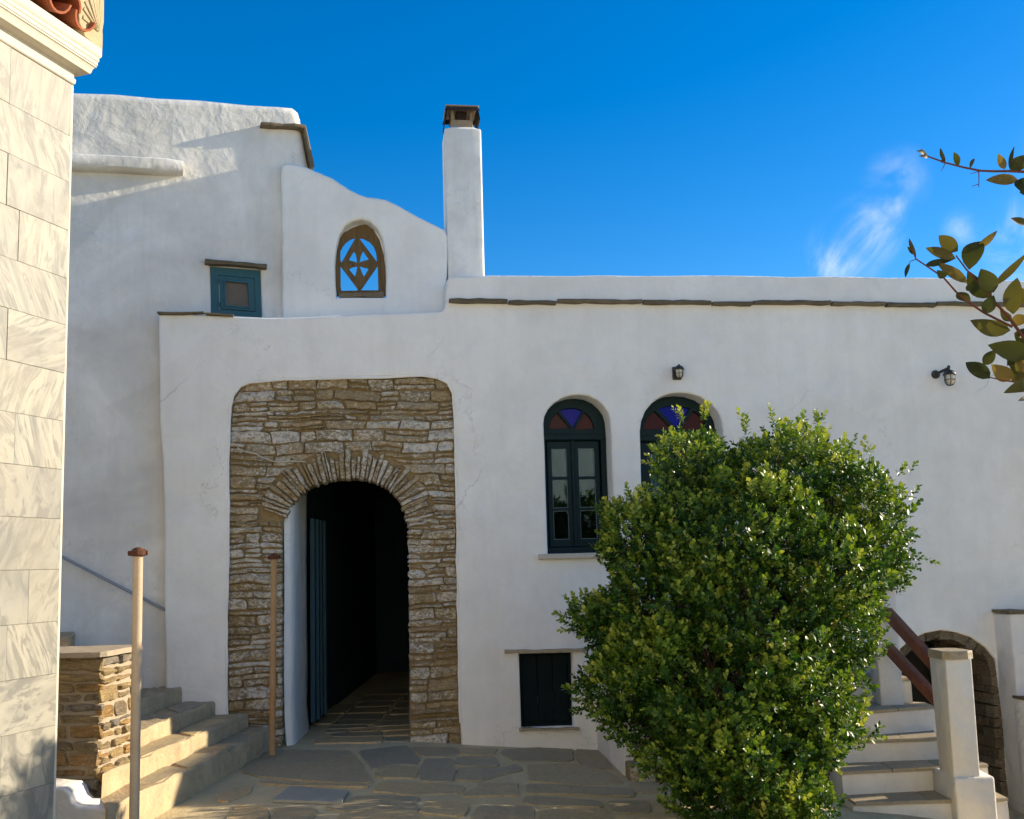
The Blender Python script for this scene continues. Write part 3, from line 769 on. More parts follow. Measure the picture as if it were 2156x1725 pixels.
for (s0, s1, zz0, zz1, d0, d1) in ((ca - .4, cb + .4, -1.2, 1.0, -1.7, -1.9), (ca - .4, ca - .2, -1.2, 1.0, -.5, -1.8), (cb + .2, cb + .4, -1.2, 1.0, -.5, -1.8), (ca - .4, cb + .4, .95, 1.1, -.5, -1.8)):
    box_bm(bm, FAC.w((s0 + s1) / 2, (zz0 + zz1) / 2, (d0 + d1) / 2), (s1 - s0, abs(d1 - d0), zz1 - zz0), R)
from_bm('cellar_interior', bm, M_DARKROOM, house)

# ---- roof and back of the house, hidden from the yard
ra0, ra1 = FAC.sz(960, 600)[0], topl[-1][0]
pbox('roof', FAC, ra0, ra1 - .02, 3.55, 3.75, -.45, -4.2, M_PLASTER, house)
pbox('roof', FAC, topl[0][0] + .05, ra0 - .01, z1p + .16, z1p + .4, -.45, -6.9, M_PLASTER, house)
pbox('back_wall', FAC, topl[0][0] + .05, ra1 - .02, -1.3, 3.5, -7.0, -7.25, M_PLASTER, house)
pbox('end_wall', FAC, ra1 - .3, ra1 - .02, -1.3, 3.54, -.52, -4.2, M_PLASTER, house)

# ---- chimney
CH = FAC.off(-.30)
chim = empty('chimney', CH.w(CH.sz(980, 578)[0], CH.sz(980, 578)[1])); chim.parent = house; chim.matrix_parent_inverse = Matrix.Translation(house.location).inverted()
cb_, ct_ = CH.sz(945, 600), CH.sz(936, 268); cbr, ctr = CH.sz(1021, 600), CH.sz(1013, 268)
def prism(name, plane, b0, b1, t0, t1, zb_, zt_, depth, mat, parent, bevel=.02, db=0.0):
    bm = bmesh.new(); V = []
    for (s, z, dd) in ((b0, zb_, 0), (b1, zb_, 0), (b1, zb_, -depth), (b0, zb_, -depth), (t0, zt_, -db), (t1, zt_, -db), (t1, zt_, -depth + db), (t0, zt_, -depth + db)):
        V.append(bm.verts.new(plane.w(s, z, dd)))
    for f in ((0, 1, 2, 3), (7, 6, 5, 4), (0, 4, 5, 1), (1, 5, 6, 2), (2, 6, 7, 3), (3, 7, 4, 0)): bm.faces.new([V[i] for i in f])
    if bevel: bmesh.ops.bevel(bm, geom=list(bm.edges), offset=bevel, segments=3, affect='EDGES', profile=.5)
    return from_bm(name, bm, mat, parent, True)
prism('stack', CH, cb_[0], cbr[0], ct_[0], ctr[0], 3.4, ct_[1], .40, M_WEATHERED, chim, .022)
cm = (ct_[0] + ctr[0]) / 2; hw_ = (ctr[0] - ct_[0]) / 2; ctz = ct_[1]
prism('shoulder', CH, ct_[0] + .03, ctr[0] - .03, cm - .12, cm + .12, ctz - .01, ctz + .035, .36, M_PLASTER, chim, .006, .06)
C2 = CH.off(-.20)
q = lambda s0, s1, z0, z1, d0, d1, m, nme: pbox(nme, C2, cm + s0, cm + s1, ctz + z0, ctz + z1, d0, d1, m, chim, .004)
q(-.115, .115, .025, .125, -.115, .115, M_CAPMETAL, 'flue_collar')
for sx in (-1, 1):
    for sy in (-1, 1): q(sx * .10 - .017, sx * .10 + .017, .125, .255, sy * .095 - .017, sy * .095 + .017, M_CAPMETAL, 'cap_post')
q(-.055, .055, .125, .245, -.06, .06, M_CAPDARK, 'flue_mouth')
q(-.175, .175, .245, .262, -.175, .175, M_CAPMETAL, 'cap_plate')
bm = bmesh.new()
for k in range(4):
    R = Matrix.Rotation(math.pi / 2 * k, 3, 'Z'); bsz = Matrix((C2.u, C2.n, Vector((0, 0, 1)))).transposed()
    h0, h1 = .245, (.10 if k % 2 else .20)
    o1 = .165; o2 = .185
    P = [Vector((-o1, o1, h0)), Vector((o1, o1, h0)), Vector((o2, o2, h1)), Vector((-o2, o2, h1)), Vector((-o1, o1 - .01, h0)), Vector((o1, o1 - .01, h0)), Vector((o2, o2 - .01, h1)), Vector((-o2, o2 - .01, h1))]
    V = [bm.verts.new(C2.w(cm, ctz) + bsz @ (R @ p)) for p in P]
    for f in ((0, 1, 2, 3), (7, 6, 5, 4), (0, 4, 5, 1), (2, 6, 7, 3)): bm.faces.new([V[i] for i in f])
from_bm('cap_skirt', bm, M_CAPDARK, chim)

# ================================================================ gable wall with tracery window
gable = empty('curved_gable_wall', GAB.w(-.2, 3.3), 'white gable wall with wavy sloping top standing above the archway', 'wall')
G = lambda *q: [GAB.sz(*p) for p in q]
gout = G((592, 720), (594, 600), (594, 500), (592, 400), (591, 365), (594, 349), (606, 344), (625, 346), (650, 353), (700, 375), (735, 397), (755, 408), (772, 413), (795, 416), (812, 420), (840, 433), (880, 455), (920, 475), (936, 484), (943, 496), (943, 540), (941, 580), (937, 620), (934, 720))
gout = densify(gout, .12, .004)
niche = G((709, 626), (706, 595), (705, 555), (708, 520), (715, 492), (727, 474), (743, 464), (762, 461), (780, 467), (795, 481), (805, 502), (811, 535), (813, 580), (812, 626))
slab('wall', GAB, gout, [niche], .34, .03, M_PLASTER, gable, 4)
Zt = lambda *q: G(*[(641.9 + x * .12405, 442.2 + y * .12405) for x, y in q])
TR = GAB.off(-.14)
Ztr = lambda *q: [TR.sz(641.9 + x * .12405, 442.2 + y * .12405) for x, y in q]
trac = empty('tracery_window', TR.w(0, 4)); trac.parent = gable; trac.matrix_parent_inverse = Matrix.Translation(gable.location).inverted(); tag(trac, 'brown wooden tracery with a cross inside a diamond')
tout = Ztr((490, 1400), (490, 1460), (1380, 1460), (1380, 1380), (1370, 1000), (1340, 750), (1265, 500), (1160, 330), (1035, 245), (920, 260), (790, 310), (660, 385), (580, 510), (530, 720), (490, 950))
thol = [Ztr((620, 895), (602, 840), (602, 700), (640, 620), (700, 545), (780, 490), (860, 470)), Ztr((915, 470), (1000, 485), (1100, 540), (1170, 620), (1210, 730), (1225, 880)),
        Ztr((605, 950), (905, 1350), (880, 1368), (620, 1370), (608, 1300)), Ztr((1235, 945), (1248, 1362), (948, 1362)),
        Ztr((835, 695), (870, 770), (885, 890), (745, 850), (785, 770)), Ztr((985, 690), (1040, 770), (1090, 840), (1000, 860), (930, 888), (945, 790)), Ztr((745, 1000), (810, 965), (890, 950), (875, 1040), (850, 1130)), Ztr((925, 945), (1000, 970), (1085, 990), (1040, 1070), (1000, 1130), (960, 1040))]
slab('tracery', TR, tout, thol, .032, .004, M_TRACERY, trac, 1)
# sill slate
ledge_piece(GAB.off(-.04), (714, 622), (808, 621), .05, .02, M_LEDGE, gable, 'sill_slate', back=.16)

# ================================================================ taller left house
lh = empty('tall_left_house', LEFTW.w(-1, 0), 'tall weathered white house at the left with tiny teal window', 'house')
L = lambda *q: [LEFTW.sz(*p) for p in q]
lo = L((-700, 170), (-200, 176), (60, 184), (150, 190), (240, 194), (330, 201), (420, 206), (520, 215), (590, 221), (618, 224), (630, 232), (634, 248), (637, 275), (643, 310), (651, 350), (655, 400), (655, 660))
_sc = LEFTW.sz(450, 1000)[0]
lout = [(lo[0][0], -.3)] + lo + [(lo[-1][0], 3.4), (_sc, 3.4), (_sc, -.3)]
lwin = L((450, 657), (447, 564), (546, 571), (549, 662))
slab('wall', LEFTW, densify(lout, .25, .008), [lwin], .6, .085, M_WEATHERED, lh, 6)
# white projecting band
def soft_bar(plane, pts_px, hgt, proj, mat, parent, name):
    P = [plane.sz(*p) for p in pts_px]; bm = bmesh.new(); rings = []
    P2 = densify(P, .1, 0, False) + [P[-1]]; n = len(P2)
    for i, (s, z) in enumerate(P2):
        e = (.82, .96, 1)[min(2, n - 1 - i)]; ring = []
        for k in range(14):
            t = 2 * math.pi * k / 14; cx, sy = math.cos(t), math.sin(t)
            sgn = lambda v: math.copysign(abs(v) ** .55, v)
            ring.append(bm.verts.new(plane.w(s, z + sgn(sy) * hgt / 2 * e + random.uniform(-.003, .003), proj * e * sgn(cx) + random.uniform(-.003, .003))))
        rings.append(ring)
    for a, b in zip(rings, rings[1:]):
        for k in range(14): bm.faces.new((a[k], a[(k + 1) % 14], b[(k + 1) % 14], b[k]))
    bm.faces.new(rings[-1]); bm.faces.new(rings[0])
    return from_bm(name, bm, mat, parent, True)
soft_bar(LEFTW, [(-300, 338), (60, 342), (150, 346), (240, 349), (330, 354), (385, 357)], .155, .12, M_WEATHERED, lh, 'plaster_band')
ledge_piece(LEFTW, (547, 268), (641, 273), .034, .10, M_LEDGE, lh, 'eaves_slate')
# raking slate down the corner
A = LEFTW.w(*LEFTW.sz(639, 274)); B = LEFTW.w(*LEFTW.sz(656, 352))
bm = bmesh.new(); dv = (B - A); nz = Vector((0, 0, 1)); R = Matrix((dv.normalized(), LEFTW.n, dv.normalized().cross(LEFTW.n))).transposed()
box_bm(bm, (A + B) / 2 - LEFTW.n * .05, (dv.length + .05, .26, .03), R, .006); from_bm('eaves_slate', bm, M_LEDGE, lh)
ledge_piece(LEFTW, (431, 553), (560, 564), .042, .07, M_LEDGE, lh, 'lintel_slate')
# small teal window
tw = empty('teal_window', LEFTW.w(*lwin[0])); tw.parent = lh; tw.matrix_parent_inverse = Matrix.Translation(lh.location).inverted(); tag(tw, 'small teal painted window')
rq = lambda x0, y0, x1, y1: [LEFTW.sz(x0, y1), LEFTW.sz(x1, y1 + 4), LEFTW.sz(x1, y0 + 6), LEFTW.sz(x0, y0)]
slab('frame', LEFTW, L((445, 662), (443, 560), (549, 568), (552, 668)), [L((463, 650), (461, 578), (536, 585), (538, 656))], .07, .005, M_TEALPAINT, tw, 1, -.02)
slab('sash', LEFTW, L((464, 649), (462, 579), (535, 586), (537, 655)), [L((477, 643), (475, 592), (522, 597), (525, 647))], .045, .006, M_TEALPAINT, tw, 1, -.012)
slab('glazing_bead', LEFTW, L((473, 645), (471, 588), (526, 593), (529, 650)), [L((477, 642), (475, 592), (522, 597), (525, 646))], .02, .003, M_TEALPAINT, tw, 1, .000)
slab('pane', LEFTW, L((475, 645), (473, 590), (524, 595), (527, 649)), [], .01, .001, M_MUSLIN, tw, 0, -.035)
for y in (592, 641): tube('hinge', [LEFTW.w(*LEFTW.sz(461, y - 5), .0), LEFTW.w(*LEFTW.sz(461.4, y + 6), .0)], .008, M_TEALPAINT, tw, 8)
pbox('roof', LEFTW, lo[0][0], lo[-1][0] - .25, 4.9, 5.1, -.55, -3.4, M_WEATHERED, lh)

# handrail on the left house wall
rail = empty('handrail', LEFTW.w(-.5, .9), 'thin grey pipe handrail sloping along the left house wall', 'handrail')
hp = LEFTW.off(.06)
tube('pipe', [hp.hit(-120, 1040), hp.hit(130, 1172), hp.hit(240, 1229), hp.hit(349, 1285)], .014, M_RAILMETAL, rail, 10)
for p in ((0, 1103), (200, 1208), (338, 1280)): tube('bracket', [hp.hit(*p), hp.hit(*p) - LEFTW.n * .07], .007, M_RAILMETAL, rail, 6)

# ================================================================ marble chapel corner
MD = Vector((math.sin(rad(18)), math.cos(rad(18)), 0)); MN = Vector((math.cos(rad(18)), -math.sin(rad(18)), 0))
MC = at_depth(131, 1000, 5.5); MC.z = 0
class MPlane(Plane):
    pass
MP = Plane((0, 0), 0); MP.o = MC.copy(); MP.u = MD.copy(); MP.n = MN.copy()      # s = 0 at the corner, negative towards the camera
chapel = empty('marble_chapel', MC, 'marble clad chapel corner with moulded cornice and terracotta roof', 'chapel')
def corner_z(py):
    # height on the corner line for a picture row
    best = None
    lo_, hi_ = -2.0, 7.0
    for _ in range(50):
        m = (lo_ + hi_) / 2; v = RC.transposed() @ (Vector((MC.x, MC.y, m)) - EYE); y = H_PX / 2 + SHIFT_PX - v.y / -v.z * F_PX
        if y > py: lo_ = m
        else: hi_ = m
    return (lo_ + hi_) / 2
rows_px = [178, 288, 385, 486, 587, 685, 786, 887, 989, 1093, 1199, 1308, 1418, 1527, 1647, 1770, 1900]
rz = [corner_z(y) for y in rows_px]; rz.append(-.1)
joint_px = [19, None, 13, 38, None, 14, None, 30, None, None, 60, 14, None, 2, None, 40, None]
rm = random.Random(9)
for i in range(len(rz) - 1):
    zt_, zb_ = rz[i], rz[i + 1]; cutl = [0.0]
    jp = joint_px[i] if i < len(joint_px) else None
    if jp is not None: cutl.append(MP.sz(jp, (rows_px[i] + rows_px[min(i + 1, 16)]) / 2)[0])
    else: cutl.append(-rm.uniform(.75, .95))
    while cutl[-1] > -5.2: cutl.append(cutl[-1] - rm.uniform(.55, .95))
    for a, b in zip(cutl, cutl[1:]):
        bm = bmesh.new(); R = Matrix((MP.u, MP.n, Vector((0, 0, 1)))).transposed(); g = .0005
        dz = rm.uniform(-.002, .002)
        box_bm(bm, MP.w((a + b) / 2, (zt_ + zb_) / 2, -.012 + dz), (a - b - 2 * g, .026, zt_ - zb_ - 2 * g), R, .0016)
        from_bm('marble_slab', bm, M_MARBLE, chapel)
bm = bmesh.new(); R = Matrix((MP.u, MP.n, Vector((0, 0, 1)))).transposed()
box_bm(bm, MP.w(-3, rz[0] / 2 - .05, -1.52), (5.96, 2.98, rz[0] - .1), R); from_bm('wall_core', bm, M_PMORTAR, chapel)
pbox('corner_edge', MP, -.002, .014, 0, rz[0] - .002, -.6, -.002, M_CORNICE, chapel)
# cornice swept round the corner
prof = [(-.05, 0), (.006, 0), (.012, .006), (.014, .03), (.006, .040), (.006, .075), (.05, .078), (.094, .082), (.102, .094), (.106, .108), (.118, .122), (.122, .126), (.128, .126), (.128, .136), (.134, .138), (.134, .158), (.142, .165), (.142, .185), (.152, .192), (.156, .205), (.156, .245), (.14, .252), (-.05, .255)]
prof = [(p * (.70 if p > .02 else 1), h) for p, h in prof]
z0c = rz[0]
bm = bmesh.new(); secs_ = []
for kind in range(3):
    sec = []
    for p, h in prof:
        if kind == 0: v = MC - MD * 6 + MN * p
        elif kind == 1: v = MC + MN * p + MD * p
        else: v = MC + MD * p - MN * 3
        sec.append(bm.verts.new(v + Vector((0, 0, z0c + h))))
    secs_.append(sec)
for a, b in zip(secs_, secs_[1:]):
    for k in range(len(prof) - 1): bm.faces.new((a[k], a[k + 1], b[k + 1], b[k]))
from_bm('cornice', bm, M_CORNICE, chapel, True)
# mortar bed and roof plane
zc = z0c + .255
bm = bmesh.new(); V = [bm.verts.new(v) for v in (MP.w(-6, zc - .01, .085), MP.w(.085, zc - .01, .085), MP.w(.085, zc - .01, -3), MP.w(-6, zc - .01, -3), MP.w(-6, zc + .03, .04), MP.w(.05, zc + .03, .04), MP.w(.05, zc + .9, -2.2), MP.w(-6, zc + .9, -2.2))]
for f in ((0, 1, 5, 4), (1, 2, 6, 5), (4, 5, 6, 7), (2, 3, 7, 6), (3, 0, 4, 7)): bm.faces.new([V[i] for i in f])
from_bm('roof_bed', bm, M_CORNICE, chapel)
def tile(s, convex, zz, out):
    bm = bmesh.new(); Rr = .082; n = 8; Ln = .46
    sl_ = Vector((0, 0, 1)) * .36 - MN * .93; sl_.normalize(); up = sl_.cross(MD); up = up if up.z > 0 else -up
    base = MP.w(s, zz, out); rings = []
    for e in (0, 1):
        for rr in (Rr, Rr - .013):
            r_ = rr * (1 - .06 * e); ring = []
            for k in range(n + 1):
                t = math.pi * k / n; ring.append(bm.verts.new(base + sl_ * Ln * e + MD * (r_ * math.cos(t)) + up * (r_ * math.sin(t) * (1 if convex else -1))))
            rings.append(ring)
    o0, i0, o1, i1 = rings
    for k in range(n):
        bm.faces.new((o0[k], o0[k + 1], o1[k + 1], o1[k])); bm.faces.new((i0[k], i0[k + 1], i1[k + 1], i1[k])); bm.faces.new((o0[k], o0[k + 1], i0[k + 1], i0[k])); bm.faces.new((o1[k], o1[k + 1], i1[k + 1], i1[k]))
    for k in (0, n): bm.faces.new((o0[k], i0[k], i1[k], o1[k]))
    return from_bm('roof_tile', bm, M_TERRA, chapel, True)
# find where the first pan's mouth shows in the photograph
tz = zc + .105
TP = MP.off(.13); ts0 = TP.sz(182, 36)[0]
for k in range(9):
    tile(ts0 - k * .20, False, tz, .13 + .004 * (k % 2)); tile(ts0 - .10 - k * .20, True, tz + .012, .105)
    tile(ts0 - k * .20, False, tz + .14, -.20); tile(ts0 - .10 - k * .20, True, tz + .155, -.22)
# corner acroterion with a fluted shell
AC = MP.off(.09)
Z5 = lambda *q: [AC.sz(x * .14475, y * .14475) for x, y in q]
ac = empty('acroterion', AC.w(0, zc)); ac.parent = chapel; ac.matrix_parent_inverse = Matrix.Translation(chapel.location).inverted(); tag(ac, 'yellow stone corner ornament carved as a fan shell')
ao = Z5((1150, 330), (1195, 420), (1240, 540), (1380, 660), (1495, 730), (1500, 560), (1497, 440), (1515, 320), (1518, 100), (1520, -150), (1450, -420), (1300, -480), (1180, -300), (1140, 0))
slab('shell_slab', AC, ao, [], .10, .006, M_ACRO, ac, 1)
foot = Z5((1425, 465))[0]
for (ex, ey) in ((1200, 250), (1215, 120), (1245, 20), (1295, -80), (1350, -160), (1410, -220), (1470, -240)):
    e = Z5((ex, ey))[0]; ang = math.atan2(e[1] - foot[1], e[0] - foot[0]); Ls = math.hypot(e[0] - foot[0], e[1] - foot[1]); pts = []
    nrm = (-math.sin(ang), math.cos(ang)); wd = .0085 * Ls / .05 * .55
    q_ = [(foot[0] + nrm[0] * .0015, foot[1] + nrm[1] * .0015), (foot[0] - nrm[0] * .0015, foot[1] - nrm[1] * .0015), (e[0] - nrm[0] * wd, e[1] - nrm[1] * wd), (e[0] + nrm[0] * wd, e[1] + nrm[1] * wd)]
    slab('flute', AC, q_, [], .016, .004, M_ACRO, ac, 2, .008)

# ================================================================ left staircase
stairs = empty('left_staircase', (-2.6, 7.6, 0), 'worn stone steps climbing left beside the archway', 'staircase')
far_px = [(560, 1540), (514, 1506), (449, 1478), (391, 1446), (346, 1413)]
near_px = [(241, 1698), (291, 1602), (294, 1538), (295, 1474), (296, 1416)]
szs = [.20, .33, .455, .585, .72]
front = []
for i in range(5):
    a = at_z(*far_px[i], szs[i]); b = at_z(*near_px[i], szs[i])
    front.append((a, b))
def step(i, fa, fb, ba, bb, z0, z1):
    """fa, fb: far/near of the front edge, ba, bb: far/near of the back edge"""
    n = 16; bm = bmesh.new(); top = []; r_ = random.Random(40 + i)
    rows_ = []
    for k in range(n + 1):
        f = k / n; A_ = fa.lerp(fb, f); B_ = ba.lerp(bb, f); j = Vector((r_.uniform(-.02, .02), 0, 0)); dz = r_.uniform(-.012, .007)
        rr = .022
        dirv = (B_ - A_).normalized()
        pts = [Vector((A_.x, A_.y, z0)) + j * .4, Vector((A_.x, A_.y, z1 - rr)) + j, Vector((A_.x, A_.y, z1 + dz - rr * .3)) + dirv * rr * .35 + j, Vector((A_.x, A_.y, z1 + dz)) + dirv * rr + j, Vector((B_.x, B_.y, z1 + dz)), Vector((B_.x, B_.y, z0))]
        rows_.append([bm.verts.new(p) for p in pts])
    for a, b in zip(rows_, rows_[1:]):
        for k in range(6): bm.faces.new((a[k], a[(k + 1) % 6], b[(k + 1) % 6], b[k]))
    bm.faces.new(rows_[0]); bm.faces.new(rows_[-1])
    return from_bm('step', bm, M_STEP, stairs, True)
ext_near = [1.02, 1.25, 1.3, 1.35, 1.35]
edges = []
for i, (a, b) in enumerate(front):
    dv = b - a; far = a - dv.normalized() * .12; nearp = a + dv * ext_near[i]
    edges.append((far, nearp))
edges.append((edges[-1][0] + Vector((-.9, 0, 0)), edges[-1][1] + Vector((-.9, 0, 0))))
edges.append((edges[-1][0] + Vector((-1.2, 0, 0)), edges[-1][1] + Vector((-1.2, 0, 0))))
szs2 = szs + [1.0, 1.0]
for i in range(6):
    (fa, fb), (ba, bb) = edges[i], edges[i + 1] if i + 1 < len(edges) else edges[i]
    over = .06 if i < 5 else 0
    ba = ba + (ba - fa).normalized() * over; bb = bb + (bb - fb).normalized() * over
    zz0 = -.2 if i == 0 else szs2[i - 1] - .05
    step(i, fa, fb, ba, bb, zz0, szs2[i])
# small step seen above the parapet
a = LEFTW.off(.02); s0, z0_ = a.sz(60, 1378); s1, z1_ = a.sz(158, 1330)
pbox('step', a, s0 - 1.0, s1, z0_ - .4, z1_, -.02, .9, M_STEP, stairs, .015)
s2 = a.sz(225, 1365)[0]
pbox('step', a, s1 - .05, s2, .7, z0_ + .012, -.02, .9, M_TREAD, stairs, .008)
# slates set in the treads
def tread_slate(i, f0, f1, d0, d1):
    (fa, fb), (ba, bb) = edges[i], edges[i + 1]
    z = szs2[i]
    P = [fa.lerp(fb, f0).lerp(ba.lerp(bb, f0), d0), fa.lerp(fb, f1).lerp(ba.lerp(bb, f1), d0), fa.lerp(fb, f1).lerp(ba.lerp(bb, f1), d1), fa.lerp(fb, f0).lerp(ba.lerp(bb, f0), d1)]
    flagstone([(p.x, p.y) for p in P], .007, M_FLAG, lambda x, y: z, stairs)
tread_slate(0, .12, .34, .12, .9); tread_slate(0, .37, .6, .1, .92); tread_slate(0, .63, .86, .1, .95); tread_slate(1, .15, .45, .12, .9); tread_slate(1, .5, .8, .1, .9); tread_slate(2, .1, .4, .1, .9)

# ---- stone parapet pier of the staircase
pier = empty('stone_parapet', at_depth(215, 1700, 6.8), 'ochre rubble parapet pier capped with white beside the marble corner', 'parapet')
PF_ = Plane(tuple(at_depth(213, 1500, 6.8))[:2], rad(-3)); 
sR = 0.0; zt = PF_.sz(213, 1372)[1]; zb_ = -.05
PR = Plane((PF_.o.x, PF_.o.y), rad(84)); PR.n = Vector((math.cos(rad(6)), -math.sin(rad(6)), 0)) ; PR.u = Vector((math.sin(rad(6)), math.cos(rad(6)), 0))
rp = random.Random(17)
WD = .52
bm = bmesh.new(); V = []
core = [PF_.w(-2.2, 0, -.03), PF_.w(-.03, 0, -.03), PR.w(WD - .02, 0, -.03), PR.w(WD - .02, 0, -2.2)]
for z in (zb_, zt - .02): V += [bm.verts.new(Vector((p.x, p.y, z))) for p in core]
for f in ((0, 1, 5, 4), (1, 2, 6, 5), (2, 3, 7, 6), (3, 0, 4, 7), (4, 5, 6, 7)): bm.faces.new([V[i] for i in f])
from_bm('mortar_core', bm, M_PMORTAR, pier)
n1 = row_stones(PF_, zb_, zt - .035, lambda z: [(-1.5, -.003)], .055, .12, .12, .32, .022, .05, -.008, M_PILLAR, pier, rp, .7, .1, .01)
n2 = row_stones(PR, zb_, zt - .035, lambda z: [(.012, WD)], .055, .12, .10, .26, .022, .05, -.006, M_PILLAR, pier, rp, .7, .1, .01)
print('pier stones', n1, n2)
cap = [(PF_.w(-1.6, 0, .02).x, PF_.w(-1.6, 0, .02).y), (PF_.w(.03, 0, .025).x, PF_.w(.03, 0, .025).y), (PR.w(WD + .02, 0, .02).x, PR.w(WD + .02, 0, .02).y), (PR.w(WD + .02, 0, -1.6).x, PR.w(WD + .02, 0, -1.6).y)]
flagstone(cap, .008, M_PMORTAR, lambda x, y: zt - .012, pier, .022).name = 'capstone'
# white curb at the foot
CB = Plane(tuple(at_depth(200, 1700, 6.5))[:2], rad(-2))
kb = [CB.sz(330 * .3382 - 90, 1141 + 1500 * .3382)] + [CB.sz(x * .3382, 1141 + y * .3382) for x, y in ((335, 1530), (400, 1535), (430, 1560), (455, 1620), (485, 1645), (600, 1655), (716, 1672), (717, 1800))]
kb = kb + [(kb[-1][0], -.1), (kb[0][0], -.1)]
tag(slab('white_curb', CB, kb, [], .25, .02, M_STEPWHITE, None, 3), 'low white plastered curb at the foot of the stone parapet', 'curb')

# ---- iron posts
def post(px_t, px_b, r, base, label, mat, capr):
    o = empty('iron_post', base, label, 'post')
    rb = base; v = ray(*px_t); t = (rb.y - EYE.y) / v.y; top = EYE + v * t; top.y = rb.y
    tube('pipe', [rb - Vector((0, 0, .05)), rb.lerp(top, .5), top], r, mat, o, 14)
    bm = bmesh.new(); lathe_bm(bm, [(r * 1.05, -.02), (r * 1.7, -.015), (r * 1.85, .0), (r * 1.8, .012), (r * 1.1, .018), (r * .9, .03), (r * .3, .036)], Matrix.Translation(top - Vector((0, 0, .005))), 12)
    for k in range(5):
        a = k * 1.25; box_bm(bm, top + Vector((math.cos(a) * r * 1.75, math.sin(a) * r * 1.75, random.uniform(-.012, .01))), (.02, .016, .03), Matrix.Rotation(a, 3, 'Z'), .003)
    from_bm('rusty_collar', bm, M_RUST, o, True); return o
b1 = at_depth(282, 1760, 6.25); b1.z = 0
post((291, 1163), None, .029, b1, 'cream painted iron post with rusty top in front of the stone parapet', M_POLE, 1)
b2 = at_depth(573, 1577, 9.0)
post((577, 1172), None, .027, b2, 'thinner rust streaked iron post standing before the archway jamb', M_POLERUST, 1)

# ---- grey cover plate let into the paving
q4 = [at_ground(*p) for p in Z6([(280, 770), (594, 797), (550, 858), (188, 846)])]
tag(mesh('cover_plate', [(p.x, p.y, p.z + .004) for p in q4] + [(p.x, p.y, p.z + .022) for p in q4], [(3, 2, 1, 0), (4, 5, 6, 7), (0, 1, 5, 4), (1, 2, 6, 5), (2, 3, 7, 6), (3, 0, 4, 7)], M_COVER), 'smooth grey rectangular cover plate lying flush in the paving', 'cover plate')

# ---- cable over the stonework
cz_ = [(428 + x * .2688, 749 + y * .2688) for x, y in ((190, 692), (245, 690), (265, 705), (285, 740), (330, 752), (400, 765), (470, 800), (540, 827), (620, 829), (690, 827), (800, 830))]
cb3 = empty('electric_cable', FAC.off(.0).hit(*cz_[5]), 'thin cream electric cable running loosely across the archway stones', 'cable')
fp = FAC.off(SF + .03)
tube('wire', [fp.hit(*p) for p in cz_], .0055, M_CABLE, cb3, 6)
pbox('clip', fp, *(lambda a, b: (a[0], b[0]))(fp.sz(cz_[9][0] - 2, 970), fp.sz(cz_[9][0] + 3, 970)), fp.sz(0, cz_[9][1] + 3)[1], fp.sz(0, cz_[9][1] - 3)[1] if False else fp.sz(cz_[9][0], cz_[9][1] - 3)[1], -.01, .012, M_BLACKMETAL, cb3)

# ---- wall lamps
def bulkhead(px, py, label):
    s, z = FAC.sz(px, py); o = empty('wall_lamp', FAC.w(s, z), label, 'lamp', 'caged bulkhead lamps on the house wall'); return o, s, z
def lamp_body(o, top, sc, tilt=0.0):
    M0 = Matrix.Translation(top) @ Matrix.Scale(sc, 4)
    bm = bmesh.new(); lathe_bm(bm, [(.012, .0), (.016, -.008), (.020, -.016), (.045, -.026), (.060, -.050), (.064, -.062), (.060, -.068), (.02, -.068)], M0, 18); from_bm('hood', bm, M_BLACKMETAL, o, True)
    bm = bmesh.new(); lathe_bm(bm, [(.044, -.068), (.045, -.10), (.042, -.135), (.032, -.158), (.014, -.168)], M0, 16); from_bm('glass', bm, M_LAMPGLASS, o, True)
    bm = bmesh.new()
    for k in range(6):
        a = k * math.pi / 3 + .3; P = [M0 @ Vector((math.cos(a) * r, math.sin(a) * r, h)) for r, h in ((.052, -.066), (.052, -.11), (.047, -.145), (.030, -.168), (.0, -.176))]
        tube_bm(bm, P, .0042 * sc, 5)
    P = [M0 @ Vector((math.cos(a) * .052, math.sin(a) * .052, -.115)) for a in [i * 2 * math.pi / 16 for i in range(17)]]
    tube_bm(bm, P, .004 * sc, 5); from_bm('cage', bm, M_BLACKMETAL, o, True)
o, s, z = bulkhead(1424, 786, 'small black caged lamp centred above the two arched openings')
lamp_body(o, FAC.w(*FAC.sz(1424, 771), .085), .80)
pbox('back_plate', FAC, s - .045, s + .045, z - .07, z + .06, 0, .03, M_BLACKMETAL, o, .008, 2)
tube('arm', [FAC.w(s, z + .03, .02), FAC.w(s, z + .045, .085)], .016, M_BLACKMETAL, o, 8)
o, s, z = bulkhead(1969, 789, 'black swan neck caged lamp near the vine leaves at the right')
topL = FAC.w(*FAC.sz(1981, 782), .15)
lamp_body(o, topL, 1.02)
bm = bmesh.new(); R3 = Matrix((FAC.u, Vector((0, 0, 1)), FAC.n)).transposed().to_4x4(); lathe_bm(bm, [(.045, 0), (.045, .018), (.036, .03), (.015, .034)], Matrix.Translation(FAC.w(s, z)) @ R3, 16); from_bm('back_plate', bm, M_BLACKMETAL, o, True)
tube('arm', [FAC.w(s, z, .02), FAC.w(s + .005, z + .01, .08), topL + Vector((0, 0, .005))], .016, M_BLACKMETAL, o, 8)
bm = bmesh.new(); lathe_bm(bm, [(.010, .0), (.017, .012), (.017, .024), (.006, .034)], Matrix.Translation(topL), 10); from_bm('finial', bm, M_BLACKMETAL, o, True)

